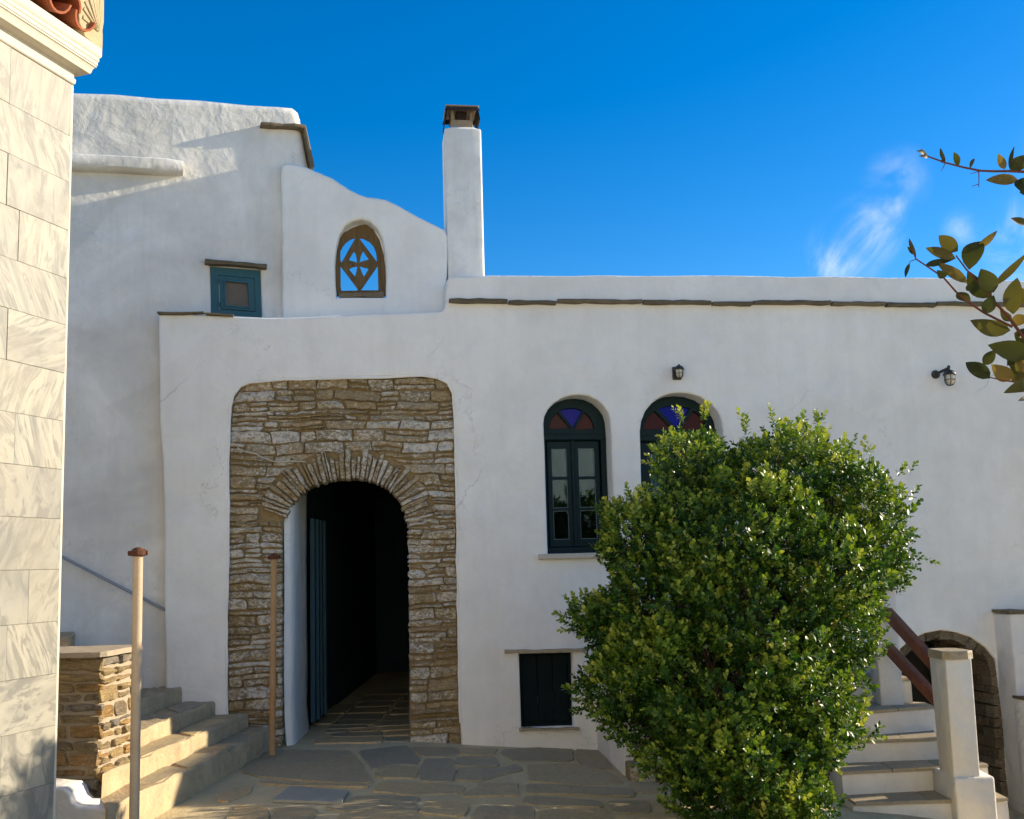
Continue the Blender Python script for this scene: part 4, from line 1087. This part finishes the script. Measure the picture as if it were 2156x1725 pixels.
# ================================================================ right staircase
rst = empty('right_staircase', (3.2, 8.2, -.5), 'limewashed steps with stone treads and newel post beside the shrub', 'staircase')
def rstep(fl, fr, bl, br, z0, z1, over=.02, seed=0, skew=None):
    """white riser block with a stone tread on top; corners as (x, y)"""
    r_ = random.Random(seed); n = 8; bm = bmesh.new(); rows_ = []
    for k in range(n + 1):
        f = k / n; A_ = Vector(fl).lerp(Vector(fr), f); B_ = Vector(bl).lerp(Vector(br), f); j = r_.uniform(-.008, .008)
        rows_.append([bm.verts.new(p) for p in ((A_.x, A_.y + j, z0), (A_.x, A_.y + j - .004, z0 + (z1 - z0) * .5), (A_.x, A_.y + j + .004, z1 - .035), (A_.x, A_.y + j + .02, z1 - .022), (B_.x, B_.y, z1 - .022), (B_.x, B_.y, z0))])
    for a, b in zip(rows_, rows_[1:]):
        for k in range(6): bm.faces.new((a[k], a[(k + 1) % 6], b[(k + 1) % 6], b[k]))
    bm.faces.new(rows_[0]); bm.faces.new(rows_[-1]); from_bm('riser', bm, M_STEPWHITE, rst, True)
    m = r_.choice((2, 3))
    for k in range(m):
        f0, f1 = k / m + .004, (k + 1) / m - .004
        P = [Vector(fl).lerp(Vector(fr), f0) - Vector((0, over)), Vector(fl).lerp(Vector(fr), f1) - Vector((0, over)), Vector(bl).lerp(Vector(br), f1), Vector(bl).lerp(Vector(br), f0)]
        V = []
        cx = sum((p.x for p in P)) / 4; cy = sum((p.y for p in P)) / 4
        q_ = densify([(p.x, p.y) for p in P], .14, .005)
        nn = len(q_); V = [(x, y, z1 - .024) for x, y in q_] + [(x, y, z1 - .006 + r_.uniform(-.003, .002)) for x, y in q_] + [(cx + (x - cx) * .985, cy + (y - cy) * .97, z1) for x, y in q_]
        Fc = [tuple(range(2 * nn, 3 * nn)), tuple(range(nn))[::-1]]
        for i in range(nn):
            j = (i + 1) % nn; Fc += [(i, j, nn + j, nn + i), (nn + i, nn + j, 2 * nn + j, 2 * nn + i)]
        mesh('tread', V, Fc, M_TREAD, rst)
def gx(px, py, z): p = at_z(px, py, z); return (p.x, p.y)
RZ = [-.288, -.103, .077, .287, .509, .69]
fr_px = [((1760, 1690), (2122, 1679)), ((1790, 1623), (2079, 1608)), ((1790, 1559), (1972, 1552)), ((1800, 1497), (1966, 1485)), ((1830, 1424), (1918, 1427))]
FE = [(gx(*a, z), gx(*b, z)) for (a, b), z in zip(fr_px, RZ)]
FE.append(((FE[4][0][0] - .05, FE[4][0][1] + .35), (FE[4][1][0] - .02, FE[4][1][1] + .33)))
print('right steps', [(tuple(round(v, 2) for v in a), tuple(round(v, 2) for v in b)) for a, b in FE])
xl = 2.55
for i in range(5):
    (fl, fr), (bl, br) = FE[i], FE[i + 1]
    yl = fl[1] + (fl[1] - fr[1]) / (fl[0] - fr[0]) * (xl - fl[0]); yb = bl[1] + (bl[1] - br[1]) / (bl[0] - br[0] + 1e-6) * (xl - bl[0])
    br_ = (fr[0], br[1] + .04) if i < 2 else (max(fr[0], br[0]), br[1] + .04)
    rstep((xl, yl), fr, (xl, max(yb, yl + .2) + .04), br_, -1.1 if i == 0 else RZ[i - 1] - .1, RZ[i], .02, 60 + i)
# landing block in front of the arched door
lc0 = FAC.hit(1257, 1566); lf = at_z(1315, 1637, -.2)
lx1 = 3.42
ltop = .66
def prism_xy(name, poly, z0, z1, mat, parent, bevel=.02, seg=2):
    bm = bmesh.new(); n = len(poly)
    a = [bm.verts.new((x, y, z0)) for x, y in poly]; b = [bm.verts.new((x, y, z1)) for x, y in poly]
    bm.faces.new(a[::-1]); bm.faces.new(b)
    for i in range(n): bm.faces.new((a[i], a[(i + 1) % n], b[(i + 1) % n], b[i]))
    if bevel: bmesh.ops.bevel(bm, geom=list(bm.edges), offset=bevel, segments=seg, affect='EDGES', profile=.5)
    return from_bm(name, bm, mat, parent, True)
def fy(x, d=0): return FAC.o.y + (x - FAC.o.x) * math.tan(rad(8)) - d
landing = [(lf.x, lf.y), (2.6, lf.y + .05), (2.62, FE[5][0][1] + .1), (lx1, FE[5][1][1] + .05), (lx1, fy(lx1) + .05), (lc0.x, fy(lc0.x) + .05)]
prism_xy('landing', landing, -1.1, ltop, M_STEPWHITE, rst)
prism_xy('landing_paving', [(x + (.03 if x < 2 else -.02 if x > 3 else 0), y + (.02 if y < 9 else -.06)) for x, y in landing], ltop, ltop + .03, M_TREAD, rst, .006, 1)
# parapet of the landing and its end post with slate caps
pz = .69
prism_xy('parapet', [(lf.x + .01, lf.y + .01), (2.6, lf.y + .06), (2.6, lf.y + .26), (lf.x + .2, lf.y + .22)], pz, 1.30, M_STEPWHITE, rst, .03, 3)
pp = at_depth(1283, 1206, lf.y + .35)
prism_xy('parapet_post', [(lf.x + .0, lf.y + .24), (lf.x + .2, lf.y + .24), (lf.x + .19, lf.y + .5), (lf.x - .01, lf.y + .5)], pz, pp.z, M_STEPWHITE, rst, .02, 3)
# rear post by the facade
Yp = 9.15
p0 = at_depth(1838, 1240, Yp); p1 = at_depth(1886, 1240, Yp); zt_ = at_depth(1870, 1236, Yp).z
prism_xy('rear_post', [(p0.x, Yp), (p1.x, Yp), (p1.x + .03, Yp + .3), (p0.x + .02, Yp + .3)], .2, zt_, M_STEPWHITE, rst, .015, 3)
flagstone([(p0.x - .02, Yp - .02), (p1.x + .02, Yp - .02), (p1.x + .05, Yp + .32), (p0.x, Yp + .32)], .03, M_LEDGE, lambda x, y: zt_ + .004, rst).name = 'post_cap'
# newel post with slate cap
Yn = 8.05
nb = [at_depth(1958, 1615, Yn), at_depth(1984, 1615, Yn)]
def newel():
    z0 = RZ[1] - .02
    tA, tB, tC = at_depth(1955, 1376, 8.34), at_depth(1990, 1382, 8.06), at_depth(2045, 1376, 8.07)
    bA, bB, bC = at_depth(1975, 1588, 8.34), at_depth(2006, 1612, 8.06), at_depth(2062, 1606, 8.07)
    tD = tA + (tC - tB); bD = bA + (bC - bB)
    bm = bmesh.new(); V = [bm.verts.new(p) for p in (bA, bB, bC, bD)]; zt2 = (tA.z + tB.z + tC.z) / 3
    for v in V: v.co.z = z0
    T = []
    for p in (tA, tB, tC, tD): T.append(bm.verts.new((p.x, p.y, zt2)))
    bm.faces.new(V); bm.faces.new(T)
    for i in range(4): bm.faces.new((V[i], V[(i + 1) % 4], T[(i + 1) % 4], T[i]))
    bmesh.ops.bevel(bm, geom=list(bm.edges), offset=.012, segments=3, affect='EDGES', profile=.5)
    from_bm('newel_post', bm, M_STEPWHITE, rst, True)
    cx = (tA.x + tC.x) / 2; cy = (tA.y + tC.y) / 2
    flagstone([(cx + (p.x - cx) * 1.10, cy + (p.y - cy) * 1.10) for p in (tA, tB, tC, tD)], .036, M_TREAD, lambda x, y: zt2 - .002, rst).name = 'newel_cap'
    # plinth that carries the newel on the lowest steps
    prism_xy('newel_plinth', [(bB.x - .005, bB.y - .03), (at_depth(2086, 1606, 8.1).x, bB.y - .01), (at_depth(2086, 1606, 8.1).x + .02, bB.y + .45), (bB.x - .005, bB.y + .45)], -.55, z0 + .012, M_STEPWHITE, rst, .02, 3)
    return tA, tB, tC, zt2
tA, tB, tC, nz2 = newel()
def beam(name, p0, p1, w, h, mat, parent):
    bm = bmesh.new(); d_ = (p1 - p0); x = d_.normalized(); y = Vector((0, 0, 1)).cross(x).normalized(); z = x.cross(y); R = Matrix((x, y, z)).transposed()
    box_bm(bm, (p0 + p1) / 2, (d_.length, w, h), R, .008, 2); return from_bm(name, bm, mat, parent, True)
beam('hand_rail', at_depth(1868, 1290, 9.1), at_depth(1975, 1408, 8.35), .07, .10, M_RAILWOOD, rst)
beam('lower_rail', at_depth(1868, 1362, 9.12), at_depth(1985, 1488, 8.35), .07, .09, M_RAILWOOD, rst)

# ---- parapet at the right edge
rp_ = empty('right_parapet', FAC.hit(2130, 1660), 'white stair parapet post with slate cap cut by the right picture edge', 'parapet')
QP = FAC.off(.27)
s0, zt3 = QP.sz(2126, 1293); sA = QP.sz(2118, 1660)[0]
bm = bmesh.new()
prism('post', QP, s0 + .01, s0 + 1.0, s0, s0 + 1.0, -1.15, zt3, .30, M_STEPWHITE, rp_, .02)
ledge_piece(QP, (2122, 1288), (2330, 1291), .03, .03, M_LEDGE, rp_, 'cap_slate', back=.27)
QB = FAC.off(.45); 
prism('lower_post', QB, QB.sz(2158, 1476)[0] + .01, QB.sz(2370, 1476)[0], QB.sz(2158, 1476)[0], QB.sz(2360, 1476)[0], -1.15, QB.sz(2150, 1474)[1], .19, M_STEPWHITE, rp_, .02)
ledge_piece(QB, (2154, 1471), (2330, 1474), .025, .03, M_LEDGE, rp_, 'cap_slate', back=.17)
for y in (1334, 1414):
    c = QP.off(.0).hit(2166, y); beam('rail_end', c, c + Vector((.9, -.35, -.25)), .08, .09, M_RAILWOOD, rp_)

# ---- small stone edging of the planter under the shrub
plan = empty('planter_wall', at_ground(1380, 1665), 'low rubble planter edge half hidden under the shrub', 'planter')
PW = Plane((lf.x + .02, lf.y - .22), rad(4)); pzt = PW.sz(1380, 1606)[1]
rpl = random.Random(31)
row_stones(PW, ground_z(1.2, 8.2) - .08, pzt, lambda z: [(.0, 1.9)], .08, .12, .16, .34, .025, .08, 0, M_RUBBLE, plan, rpl, .7, .05)
prism_xy('mortar_core', [(PW.w(0, 0, -.02).x, PW.w(0, 0, -.02).y), (PW.w(1.9, 0, -.02).x, PW.w(1.9, 0, -.02).y), (PW.w(1.9, 0, -.2).x, PW.w(1.9, 0, -.2).y), (PW.w(0, 0, -.2).x, PW.w(0, 0, -.2).y)], -.6, pzt - .01, M_MORTAR, plan, .01, 1)

# ================================================================ shrub
rng = np.random.default_rng(12)
shrub = empty('round_shrub', (1.75, 7.05, ground_z(1.75, 7.05)), 'big dense glossy green shrub in front of the house', 'shrub')
D0 = 7.1
# lobes: picture centre, picture radii, depth, depth radius
LOBES = [(1462, 965, 72, 85, 7.1, .40), (1640, 985, 150, 108, 7.0, .62), (1770, 1010, 120, 105, 7.1, .58), (1850, 1085, 95, 110, 7.15, .5), (1560, 1110, 200, 150, 6.8, .75), (1380, 1130, 125, 105, 7.0, .55),
         (1335, 1105, 72, 62, 7.05, .35), (1730, 1180, 175, 150, 6.8, .7), (1860, 1150, 78, 85, 7.2, .4), (1420, 1260, 165, 140, 6.8, .7), (1600, 1300, 230, 180, 6.65, .75), (1765, 1310, 110, 140, 6.95, .5),
         (1290, 1330, 88, 85, 7.0, .42), (1250, 1300, 52, 42, 7.05, .25), (1330, 1430, 118, 110, 6.9, .55), (1500, 1430, 200, 160, 6.55, .7), (1705, 1450, 120, 140, 6.75, .55), (1390, 1530, 120, 88, 6.85, .5), (1560, 1580, 175, 130, 6.6, .6),
         (1695, 1600, 108, 130, 6.75, .5), (1420, 1420, 130, 130, 7.85, .45), (1580, 1400, 150, 150, 7.9, .45), (1720, 1420, 100, 140, 7.85, .42), (1450, 1530, 120, 90, 7.8, .4), (1600, 1540, 130, 110, 7.8, .45), (1600, 1700, 165, 90, 6.6, .55), (1735, 1530, 85, 90, 6.9, .4), (1500, 1650, 80, 75, 6.75, .4)]  # the rearmost lobes are hidden, added to keep sun off the paving
cen = []; rdi = []
for px, py, rx, ry, Y, ry_ in LOBES:
    f = min(1, max(0, (px - 1400) / 450)); px -= 34 * f * f * (3 - 2 * f)
    py += 32 * min(1, max(0, (1400 - py) / 250))
    c = at_depth(px, py, Y); cen.append(tuple(c)); rdi.append((max(24, rx - 26) * Y / F_PX, max(.2, ry_ - .06), max(24, ry - 24) * Y / F_PX))
cen = np.array(cen); rdi = np.array(rdi)
def inside(P, shrink=1.0):
    return np.min(np.sum(((P[:, None, :] - cen[None]) / (rdi[None] * shrink)) ** 2, axis=2), axis=1)
# leaf sprig template: obovate leaves along a short twig
def leaf_geo(base, dirv, up, Ln, wd):
    side = np.cross(dirv, up); side /= np.linalg.norm(side) + 1e-9; nrm = np.cross(side, dirv)
    mid = base + dirv * Ln * .55
    return np.array([base, mid + side * wd * .5 + nrm * wd * .12, base + dirv * Ln, mid - side * wd * .5 + nrm * wd * .12])
def sprig(rs_):
    V = []; nl = 11
    for k in range(nl):
        t = k / (nl - 1); z = .012 + t * .075; a = k * 2.4 + rs_.uniform(-.3, .3); el = .35 + t * .75
        dv = np.array([math.cos(a) * math.cos(el), math.sin(a) * math.cos(el), math.sin(el)])
        V.append(leaf_geo(np.array([0, 0, z]), dv, np.array([0, 0, 1.0]) + .3 * rs_.normal(size=3),   .035 * (1.0 - .25 * t) * rs_.uniform(.8, 1.25), .0205 * rs_.uniform(.85, 1.15)))
    return np.array(V)                                           # nl,4,3
TPL = [sprig(rng) for _ in range(10)]
NS = 17500
pts = []; nrm = []
vol = rdi[:, 0] * rdi[:, 1] + rdi[:, 0] * rdi[:, 2] + rdi[:, 1] * rdi[:, 2]; pr_ = vol / vol.sum()
clump = rng.normal(size=(90, 3)); 
while len(pts) < NS:
    k = rng.choice(len(cen), p=pr_); v = rng.normal(size=3); v /= np.linalg.norm(v)
    rr = rng.choice([rng.uniform(.90, 1.04), rng.uniform(.55, .92)], p=[.62, .38])
    p = cen[k] + v * rdi[k] * rr
    q = np.sum(((p - cen) / rdi) ** 2, axis=1)
    if np.min(np.delete(q, k)) < .5 : continue
    if p[1] > 7.5 and rng.random() < .55: continue
    n = v / rdi[k]; n /= np.linalg.norm(n); pts.append(p); nrm.append(n)
pts = np.array(pts); nrm = np.array(nrm)
# uneven outline: push some twigs out, leave holes elsewhere
h = np.sin(pts[:, 0] * 8.1 + 1.3) * np.sin(pts[:, 2] * 7.3 + .4) + .7 * np.sin(pts[:, 1] * 7.7 + pts[:, 0] * 4 + 2.0) * np.sin(pts[:, 2] * 10.3 + 1.0) + .55 * np.sin(pts[:, 0] * 19 + pts[:, 2] * 13) * np.sin(pts[:, 2] * 17 - pts[:, 0] * 6)
pts = pts + nrm * (np.clip(h, -1.1, 1.1) * .085)[:, None]
keep = (h + rng.uniform(-.5, .5, len(h)) > -.75) | (rng.random(len(h)) < .3)
pts = pts[keep]; nrm = nrm[keep]; h = h[keep]
# stray shoots
for (px, py, ex, ey, Y) in ((1870, 1012, 1925, 994, 7.15), (1905, 1182, 1952, 1174, 7.2), (1885, 1255, 1905, 1240, 7.1), (1235, 1300, 1192, 1300, 7.05), (1250, 1345, 1212, 1352, 7.05), (1790, 962, 1800, 932, 7.1), (1275, 1095, 1262, 1090, 7.05), (1820, 1555, 1845, 1552, 6.9), (1626, 912, 1630, 876, 7.0), (1686, 912, 1690, 876, 7.0), (1720, 905, 1722, 884, 7.0), (1575, 920, 1570, 892, 7.0), (1480, 890, 1482, 878, 7.1), (1440, 895, 1436, 880, 7.1), (1822, 975, 1838, 944, 7.1)):
    a = np.array(at_depth(px, py, Y)); b = np.array(at_depth(ex, ey, Y)); dv = (b - a) / np.linalg.norm(b - a)
    for t in np.linspace(0, .75, 4): pts = np.vstack([pts, a + (b - a) * t]); nrm = np.vstack([nrm, dv]); h = np.append(h, 1.0)
n = len(pts)
axis = nrm * .75 + np.array([0, 0, .75]) + rng.normal(size=(n, 3)) * .42; axis /= np.linalg.norm(axis, axis=1)[:, None]
tmp = rng.normal(size=(n, 3)); xa = np.cross(axis, tmp); xa /= np.linalg.norm(xa, axis=1)[:, None]; ya = np.cross(axis, xa)
sc = rng.uniform(.6, 1.45, n)
AV = []; tone = []
for i in range(n):
    T = TPL[i % 10] * sc[i]; B = np.stack([xa[i], ya[i], axis[i]]); W = T.reshape(-1, 3) @ B + pts[i]; AV.append(W)
    base = np.clip(.26 + .12 * h[i] + rng.normal() * .13 + max(0, nrm[i][2]) * .22, 0, .85)  # new-growth tone; sunlit tops and shaded hollows are also put into this colour
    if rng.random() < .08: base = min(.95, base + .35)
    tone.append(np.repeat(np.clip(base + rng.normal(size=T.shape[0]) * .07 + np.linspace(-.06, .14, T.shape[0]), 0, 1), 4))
AV = np.concatenate(AV); tone = np.concatenate(tone)
nleaf = len(AV) // 4
# loose inner leaves keep the middle dark but not empty
quad = AV.reshape(nleaf, 4, 3)
# the nearest leaves are single objects, the rest one mass
ctr = quad.mean(axis=1); dist = np.linalg.norm(ctr - np.array(EYE), axis=1)
size = np.linalg.norm(quad[:, 2] - quad[:, 0], axis=1)
inframe = (np.abs(ctr[:, 0] / ctr[:, 1]) < .5) & (ctr[:, 2] > -.2)
score = size / dist * inframe
order = np.argsort(-score); near = order[:290]; rest = np.setdiff1d(np.arange(nleaf), near)
def leaf_mass(name, q, tn, mat, parent):
    N = len(q); me = bpy.data.meshes.new(name)
    me.vertices.add(N * 4); me.vertices.foreach_set('co', q.reshape(-1).astype(np.float32))
    tris = np.arange(N)[:, None] * 4 + np.array([[0, 1, 2, 0, 2, 3]]); me.loops.add(N * 6); me.loops.foreach_set('vertex_index', tris.reshape(-1).astype(np.int32))
    me.polygons.add(N * 2); me.polygons.foreach_set('loop_start', (np.arange(N * 2) * 3).astype(np.int32))
    at = me.attributes.new('tone', 'FLOAT', 'POINT'); at.data.foreach_set('value', tn.astype(np.float32)); me.update(calc_edges=True); me.validate()
    return link(name, me, mat, parent)
tone4 = tone.reshape(nleaf, 4)
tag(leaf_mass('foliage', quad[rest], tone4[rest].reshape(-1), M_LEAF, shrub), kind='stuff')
LEAFME = bpy.data.meshes.new('leaf'); LEAFME.from_pydata([(0, 0, 0), (.28, .38, .06), (.62, .5, .1), (.9, .28, .04), (1, 0, 0), (.9, -.28, .04), (.62, -.5, .1), (.28, -.38, .06), (.6, 0, -.04)], [], [(0, 1, 8), (1, 2, 8), (2, 3, 8), (3, 4, 8), (4, 5, 8), (5, 6, 8), (6, 7, 8), (7, 0, 8)]); LEAFME.materials.append(M_LEAF1)
for k in near:
    q = quad[k]; x = Vector(q[2] - q[0]); y = Vector(q[1] - q[3]); z = x.cross(y).normalized(); y2 = z.cross(x).normalized() * y.length
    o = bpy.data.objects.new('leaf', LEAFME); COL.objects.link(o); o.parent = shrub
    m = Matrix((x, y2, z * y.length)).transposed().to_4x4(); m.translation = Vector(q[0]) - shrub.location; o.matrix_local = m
# stems and twigs inside the crown
bm = bmesh.new(); rb_ = random.Random(4); root = Vector(shrub.location)
for k in range(len(cen)):
    c = Vector(cen[k]); b = root + Vector((rb_.uniform(-.18, .18), rb_.uniform(-.12, .12), -.05)); m1 = b.lerp(c, .45) + Vector((rb_.uniform(-.1, .1), rb_.uniform(-.1, .1), .08))
    tube_bm(bm, [b, b.lerp(m1, .5), m1, c], [.035, .028, .02, .009], 7)
    for _ in range(16):
        v = Vector((rb_.gauss(0, 1), rb_.gauss(0, 1), rb_.gauss(0, 1) + .4)).normalized(); e = c + Vector((v.x * rdi[k][0], v.y * rdi[k][1], v.z * rdi[k][2])) * .95
        tube_bm(bm, [c.lerp(m1, rb_.uniform(0, .5)), c.lerp(e, .5) + Vector((0, 0, .02)), e], [.008, .005, .003], 4, False)
from_bm('trunk', bm, M_BARK, shrub, True)

# ================================================================ foreground vine
vine = empty('vine', (1.62, 2.3, ground_z(1.62, 2.3)), 'near vine sprays with olive leaves hanging in from the right edge', 'vine')
ZV = lambda x, y: (1640.5 + x * .372, 249.6 + y * .372)
VD = 2.25
def vp(x, y, dd=0.0): return at_depth(*ZV(x, y), VD + dd)
def stem(pts, r0, r1, dd=0.0):
    P = [vp(x, y, dd) for x, y in pts]; n = len(P); bm = bmesh.new(); tube_bm(bm, P, [r0 + (r1 - r0) * i / (n - 1) for i in range(n)], 7); return from_bm('stem', bm, M_VINESTEM, vine, True)
stem([(1560, 320), (1386, 302), (1300, 298), (1220, 299), (1140, 296), (1040, 276), (940, 250), (850, 218), (790, 188)], .0035, .0016, .02)
stem([(1130, 300), (1131, 345), (1130, 390)], .0013, .0008, .02); stem([(940, 252), (930, 275), (918, 297)], .0012, .0006, .02); stem([(1130, 300), (1080, 314)], .0012, .0004, .02); stem([(1130, 372), (1092, 384)], .001, .0006, .02)
stem([(1560, 1420), (1420, 1290), (1300, 1125), (1230, 1050), (1185, 995), (1120, 920), (1060, 855), (1000, 775)], .0042, .0016, 0)
stem([(1320, 1180), (1240, 1140), (1160, 1100), (1070, 1040), (1000, 980), (930, 900), (830, 832), (775, 796), (755, 750), (740, 690)], .003, .0012, -.03)
stem([(1600, 1560), (1480, 1515), (1386, 1500), (1260, 1480), (1190, 1465)], .0032, .0012, -.05)
stem([(775, 797), (745, 808), (735, 822)], .001, .0008, -.03)
rv = random.Random(8)
VL = [((940, 245), (912, 166), 26, .02), ((1018, 264), (988, 190), 42, .02), ((1080, 284), (1105, 227), 22, .02), ((1278, 288), (1240, 200), 46, .02), ((1306, 290), (1332, 155), 26, .02), ((1312, 300), (1410, 205), 95, .03), ((1350, 345), (1168, 350), 72, .0), ((1345, 350), (1430, 455), 80, .02),
      ((1410, 595), (1310, 565), 44, .05), ((775, 785), (735, 678), 24, -.03), ((760, 770), (725, 725), 22, -.02), ((738, 820), (714, 902), 24, -.03), ((828, 830), (1002, 792), 40, -.02), ((1000, 795), (828, 732), 62, .0), ((1012, 752), (902, 662), 88, .0), ((1075, 858), (1140, 695), 122, .03),
      ((1120, 735), (1236, 634), 44, .05), ((1065, 932), (888, 815), 66, -.02), ((945, 895), (893, 858), 52, -.04), ((1205, 1012), (1065, 858), 100, .02), ((1215, 985), (1140, 850), 110, -.02), ((1215, 950), (1410, 755), 50, .04), ((1165, 1105), (1215, 1000), 74, -.05), ((1005, 985), (1085, 1042), 62, -.04),
      ((1325, 1110), (1348, 900), 108, .0), ((1310, 1200), (1080, 1142), 98, -.03), ((1310, 1170), (1420, 1130), 74, .02), ((1060, 975), (1095, 940), 36, .0), ((1420, 1335), (1180, 1282), 118, -.02), ((1155, 1395), (1225, 1310), 64, .0), ((1192, 1472), (1055, 1380), 88, -.05), ((1320, 1475), (1200, 1392), 90, -.02),
      ((1430, 1510), (1268, 1555), 74, -.06), ((1340, 1430), (1440, 1330), 90, -.01), ((1290, 1400), (1420, 1240), 90, .05), ((1330, 1480), (1450, 1440), 90, .03), ((1386, 980), (1460, 1010), 70, .02), ((1420, 1590), (1350, 1600), 40, -.05), ((1310, 1150), (1250, 1080), 50, .04), ((1380, 1480), (1300, 1430), 80, .06), ((1400, 1240), (1330, 1215), 90, .03), ((1450, 1400), (1330, 1345), 110, .04), ((1440, 1460), (1290, 1350), 100, .05), ((1480, 330), (1390, 260), 110, .03), ((1470, 380), (1360, 420), 100, .05), ((1450, 300), (1400, 150), 70, .04), ((1440, 1080), (1370, 960), 90, .04), ((1460, 1180), (1360, 1240), 90, .05), ((820, 205), (776, 183), 26, .02), ((835, 215), (800, 170), 22, .02), ((840, 215), (790, 212), 22, .02), ((935, 252), (925, 226), 26, .02)]
for (bx, by), (tx, ty), wpx, dd in VL:
    P0 = vp(bx, by, dd); P1 = vp(tx, ty, dd + rv.uniform(-.035, .035)); x = P1 - P0; Ln = x.length; x.normalize(); wd = wpx * .372 * VD / F_PX
    vd = (EYE - P0).normalized(); z = (vd - x * vd.dot(x)).normalized(); z = (Matrix.Rotation(rv.uniform(-.5, .5), 3, x) @ z); y = z.cross(x)
    V = []; Fc = []; nseg = 8; cv = rv.uniform(-.22, .24)
    for k in range(nseg + 1):
        t = k / nseg; w_ = wd * .5 * (math.sin(math.pi * t ** .8) ** .85 if 0 < t < 1 else 0.0); c = P0 + x * Ln * t + z * (cv * Ln * math.sin(math.pi * t))
        V += [c + y * w_ + z * w_ * .45, c, c - y * w_ + z * w_ * .35]
    for k in range(nseg):
        a = k * 3; Fc += [(a, a + 1, a + 4, a + 3), (a + 1, a + 2, a + 5, a + 4)]
    mesh('leaf', V, Fc, M_VINELEAF, vine, True)
# main stems of the vine outside the frame
bm = bmesh.new(); r0 = Vector(vine.location)
for tip in (vp(1560, 320, .02), vp(1560, 1420, 0), vp(1600, 1560, -.05)):
    tube_bm(bm, [r0 - Vector((0, 0, .05)), r0 + Vector((.03, .02, .8)), r0 + Vector((.02, 0, 1.6)), tip + Vector((.12, 0, -.06)), tip], [.022, .018, .014, .007, .0042], 8)
from_bm('trunk', bm, M_BARK, vine, True)

# ================================================================ surroundings outside the frame, shaped to block and bounce sunlight
RB = empty('shading_house', (8, 11.5, -.5), 'unseen white house at the right, added and shaped to keep low sun off the yard', 'house')
prism_xy('wall', [(6.5, 11.2), (11, 11.4), (11, 15), (6.5, 15)], -1.2, 3.55, M_PLASTER, RB, .05)  # unseen house added to shade the yard
prism_xy('shade_box', [(6.5, 9.75), (8.6, 9.75), (8.6, 11.25), (6.5, 11.22)], 2.5, 3.6, M_PLASTER, RB, .04)  # raised box added to block low sun, open below for the right stairs
for px_, py_ in ((6.52, 9.78), (8.33, 9.78)): prism_xy('shade_box_post', [(px_, py_), (px_ + .22, py_), (px_ + .22, py_ + .22), (px_, py_ + .22)], -1.2, 2.52, M_PLASTER, RB, .01)
GW = empty('shading_wall', (7, 7, -.5), 'unseen low white wall at the right, added to keep sun off the paving', 'wall')
prism_xy('wall', [(6.9, 3.0), (7.2, 3.0), (7.2, 8.8), (6.9, 8.8)], -.8, .75, M_PLASTER, GW, .04)  # unseen wall added to block sun from the near ground
BH = empty('opposite_house', (2, -7, 0), 'white house mirrored in the window panes, raised and turned to bounce sunlight', 'house')
BPl = Plane((2.5, -7.0), rad(180 - 37))  # turned towards the sun so the wall bounces light onto the facade
slab('wall', BPl, [(-10, -.6), (9, -.6), (9, 6.5), (2, 6.5), (2, 8.2), (-6, 8.2), (-6, 6.8), (-10, 6.8)], [[(-2.3, -.4), (-1.0, -.4), (-1.0, 2.2), (-2.3, 2.2)], [(-4.4, .8), (-3.4, .8), (-3.4, 2.4), (-4.4, 2.4)], [(2.2, 3.4), (3.2, 3.4), (3.2, 4.9), (2.2, 4.9)], [(-2.2, 3.6), (-1.2, 3.6), (-1.2, 5.1), (-2.2, 5.1)]], .5, .03, M_PLASTER, BH)
pbox('rooms', BPl, -9.9, 8.9, -.6, 6.2, -.52, -5, M_DARKROOM, BH)

TE = tag(mesh('bounce_terrace', [(-3.9, -7.2, .02), (9, -7.2, .02), (9, 3.4, .02), (-3.2, 3.4, .02), (-3.9, -7.2, -.5), (9, -7.2, -1.2), (9, 3.4, -1.2), (-3.2, 3.4, -.5)], [(0, 1, 2, 3), (3, 2, 6, 7), (1, 5, 6, 2), (0, 4, 5, 1), (0, 3, 7, 4)], M_BOUNCE), kind='structure')  # unseen pale sheet added to bounce sunlight onto the shaded facade
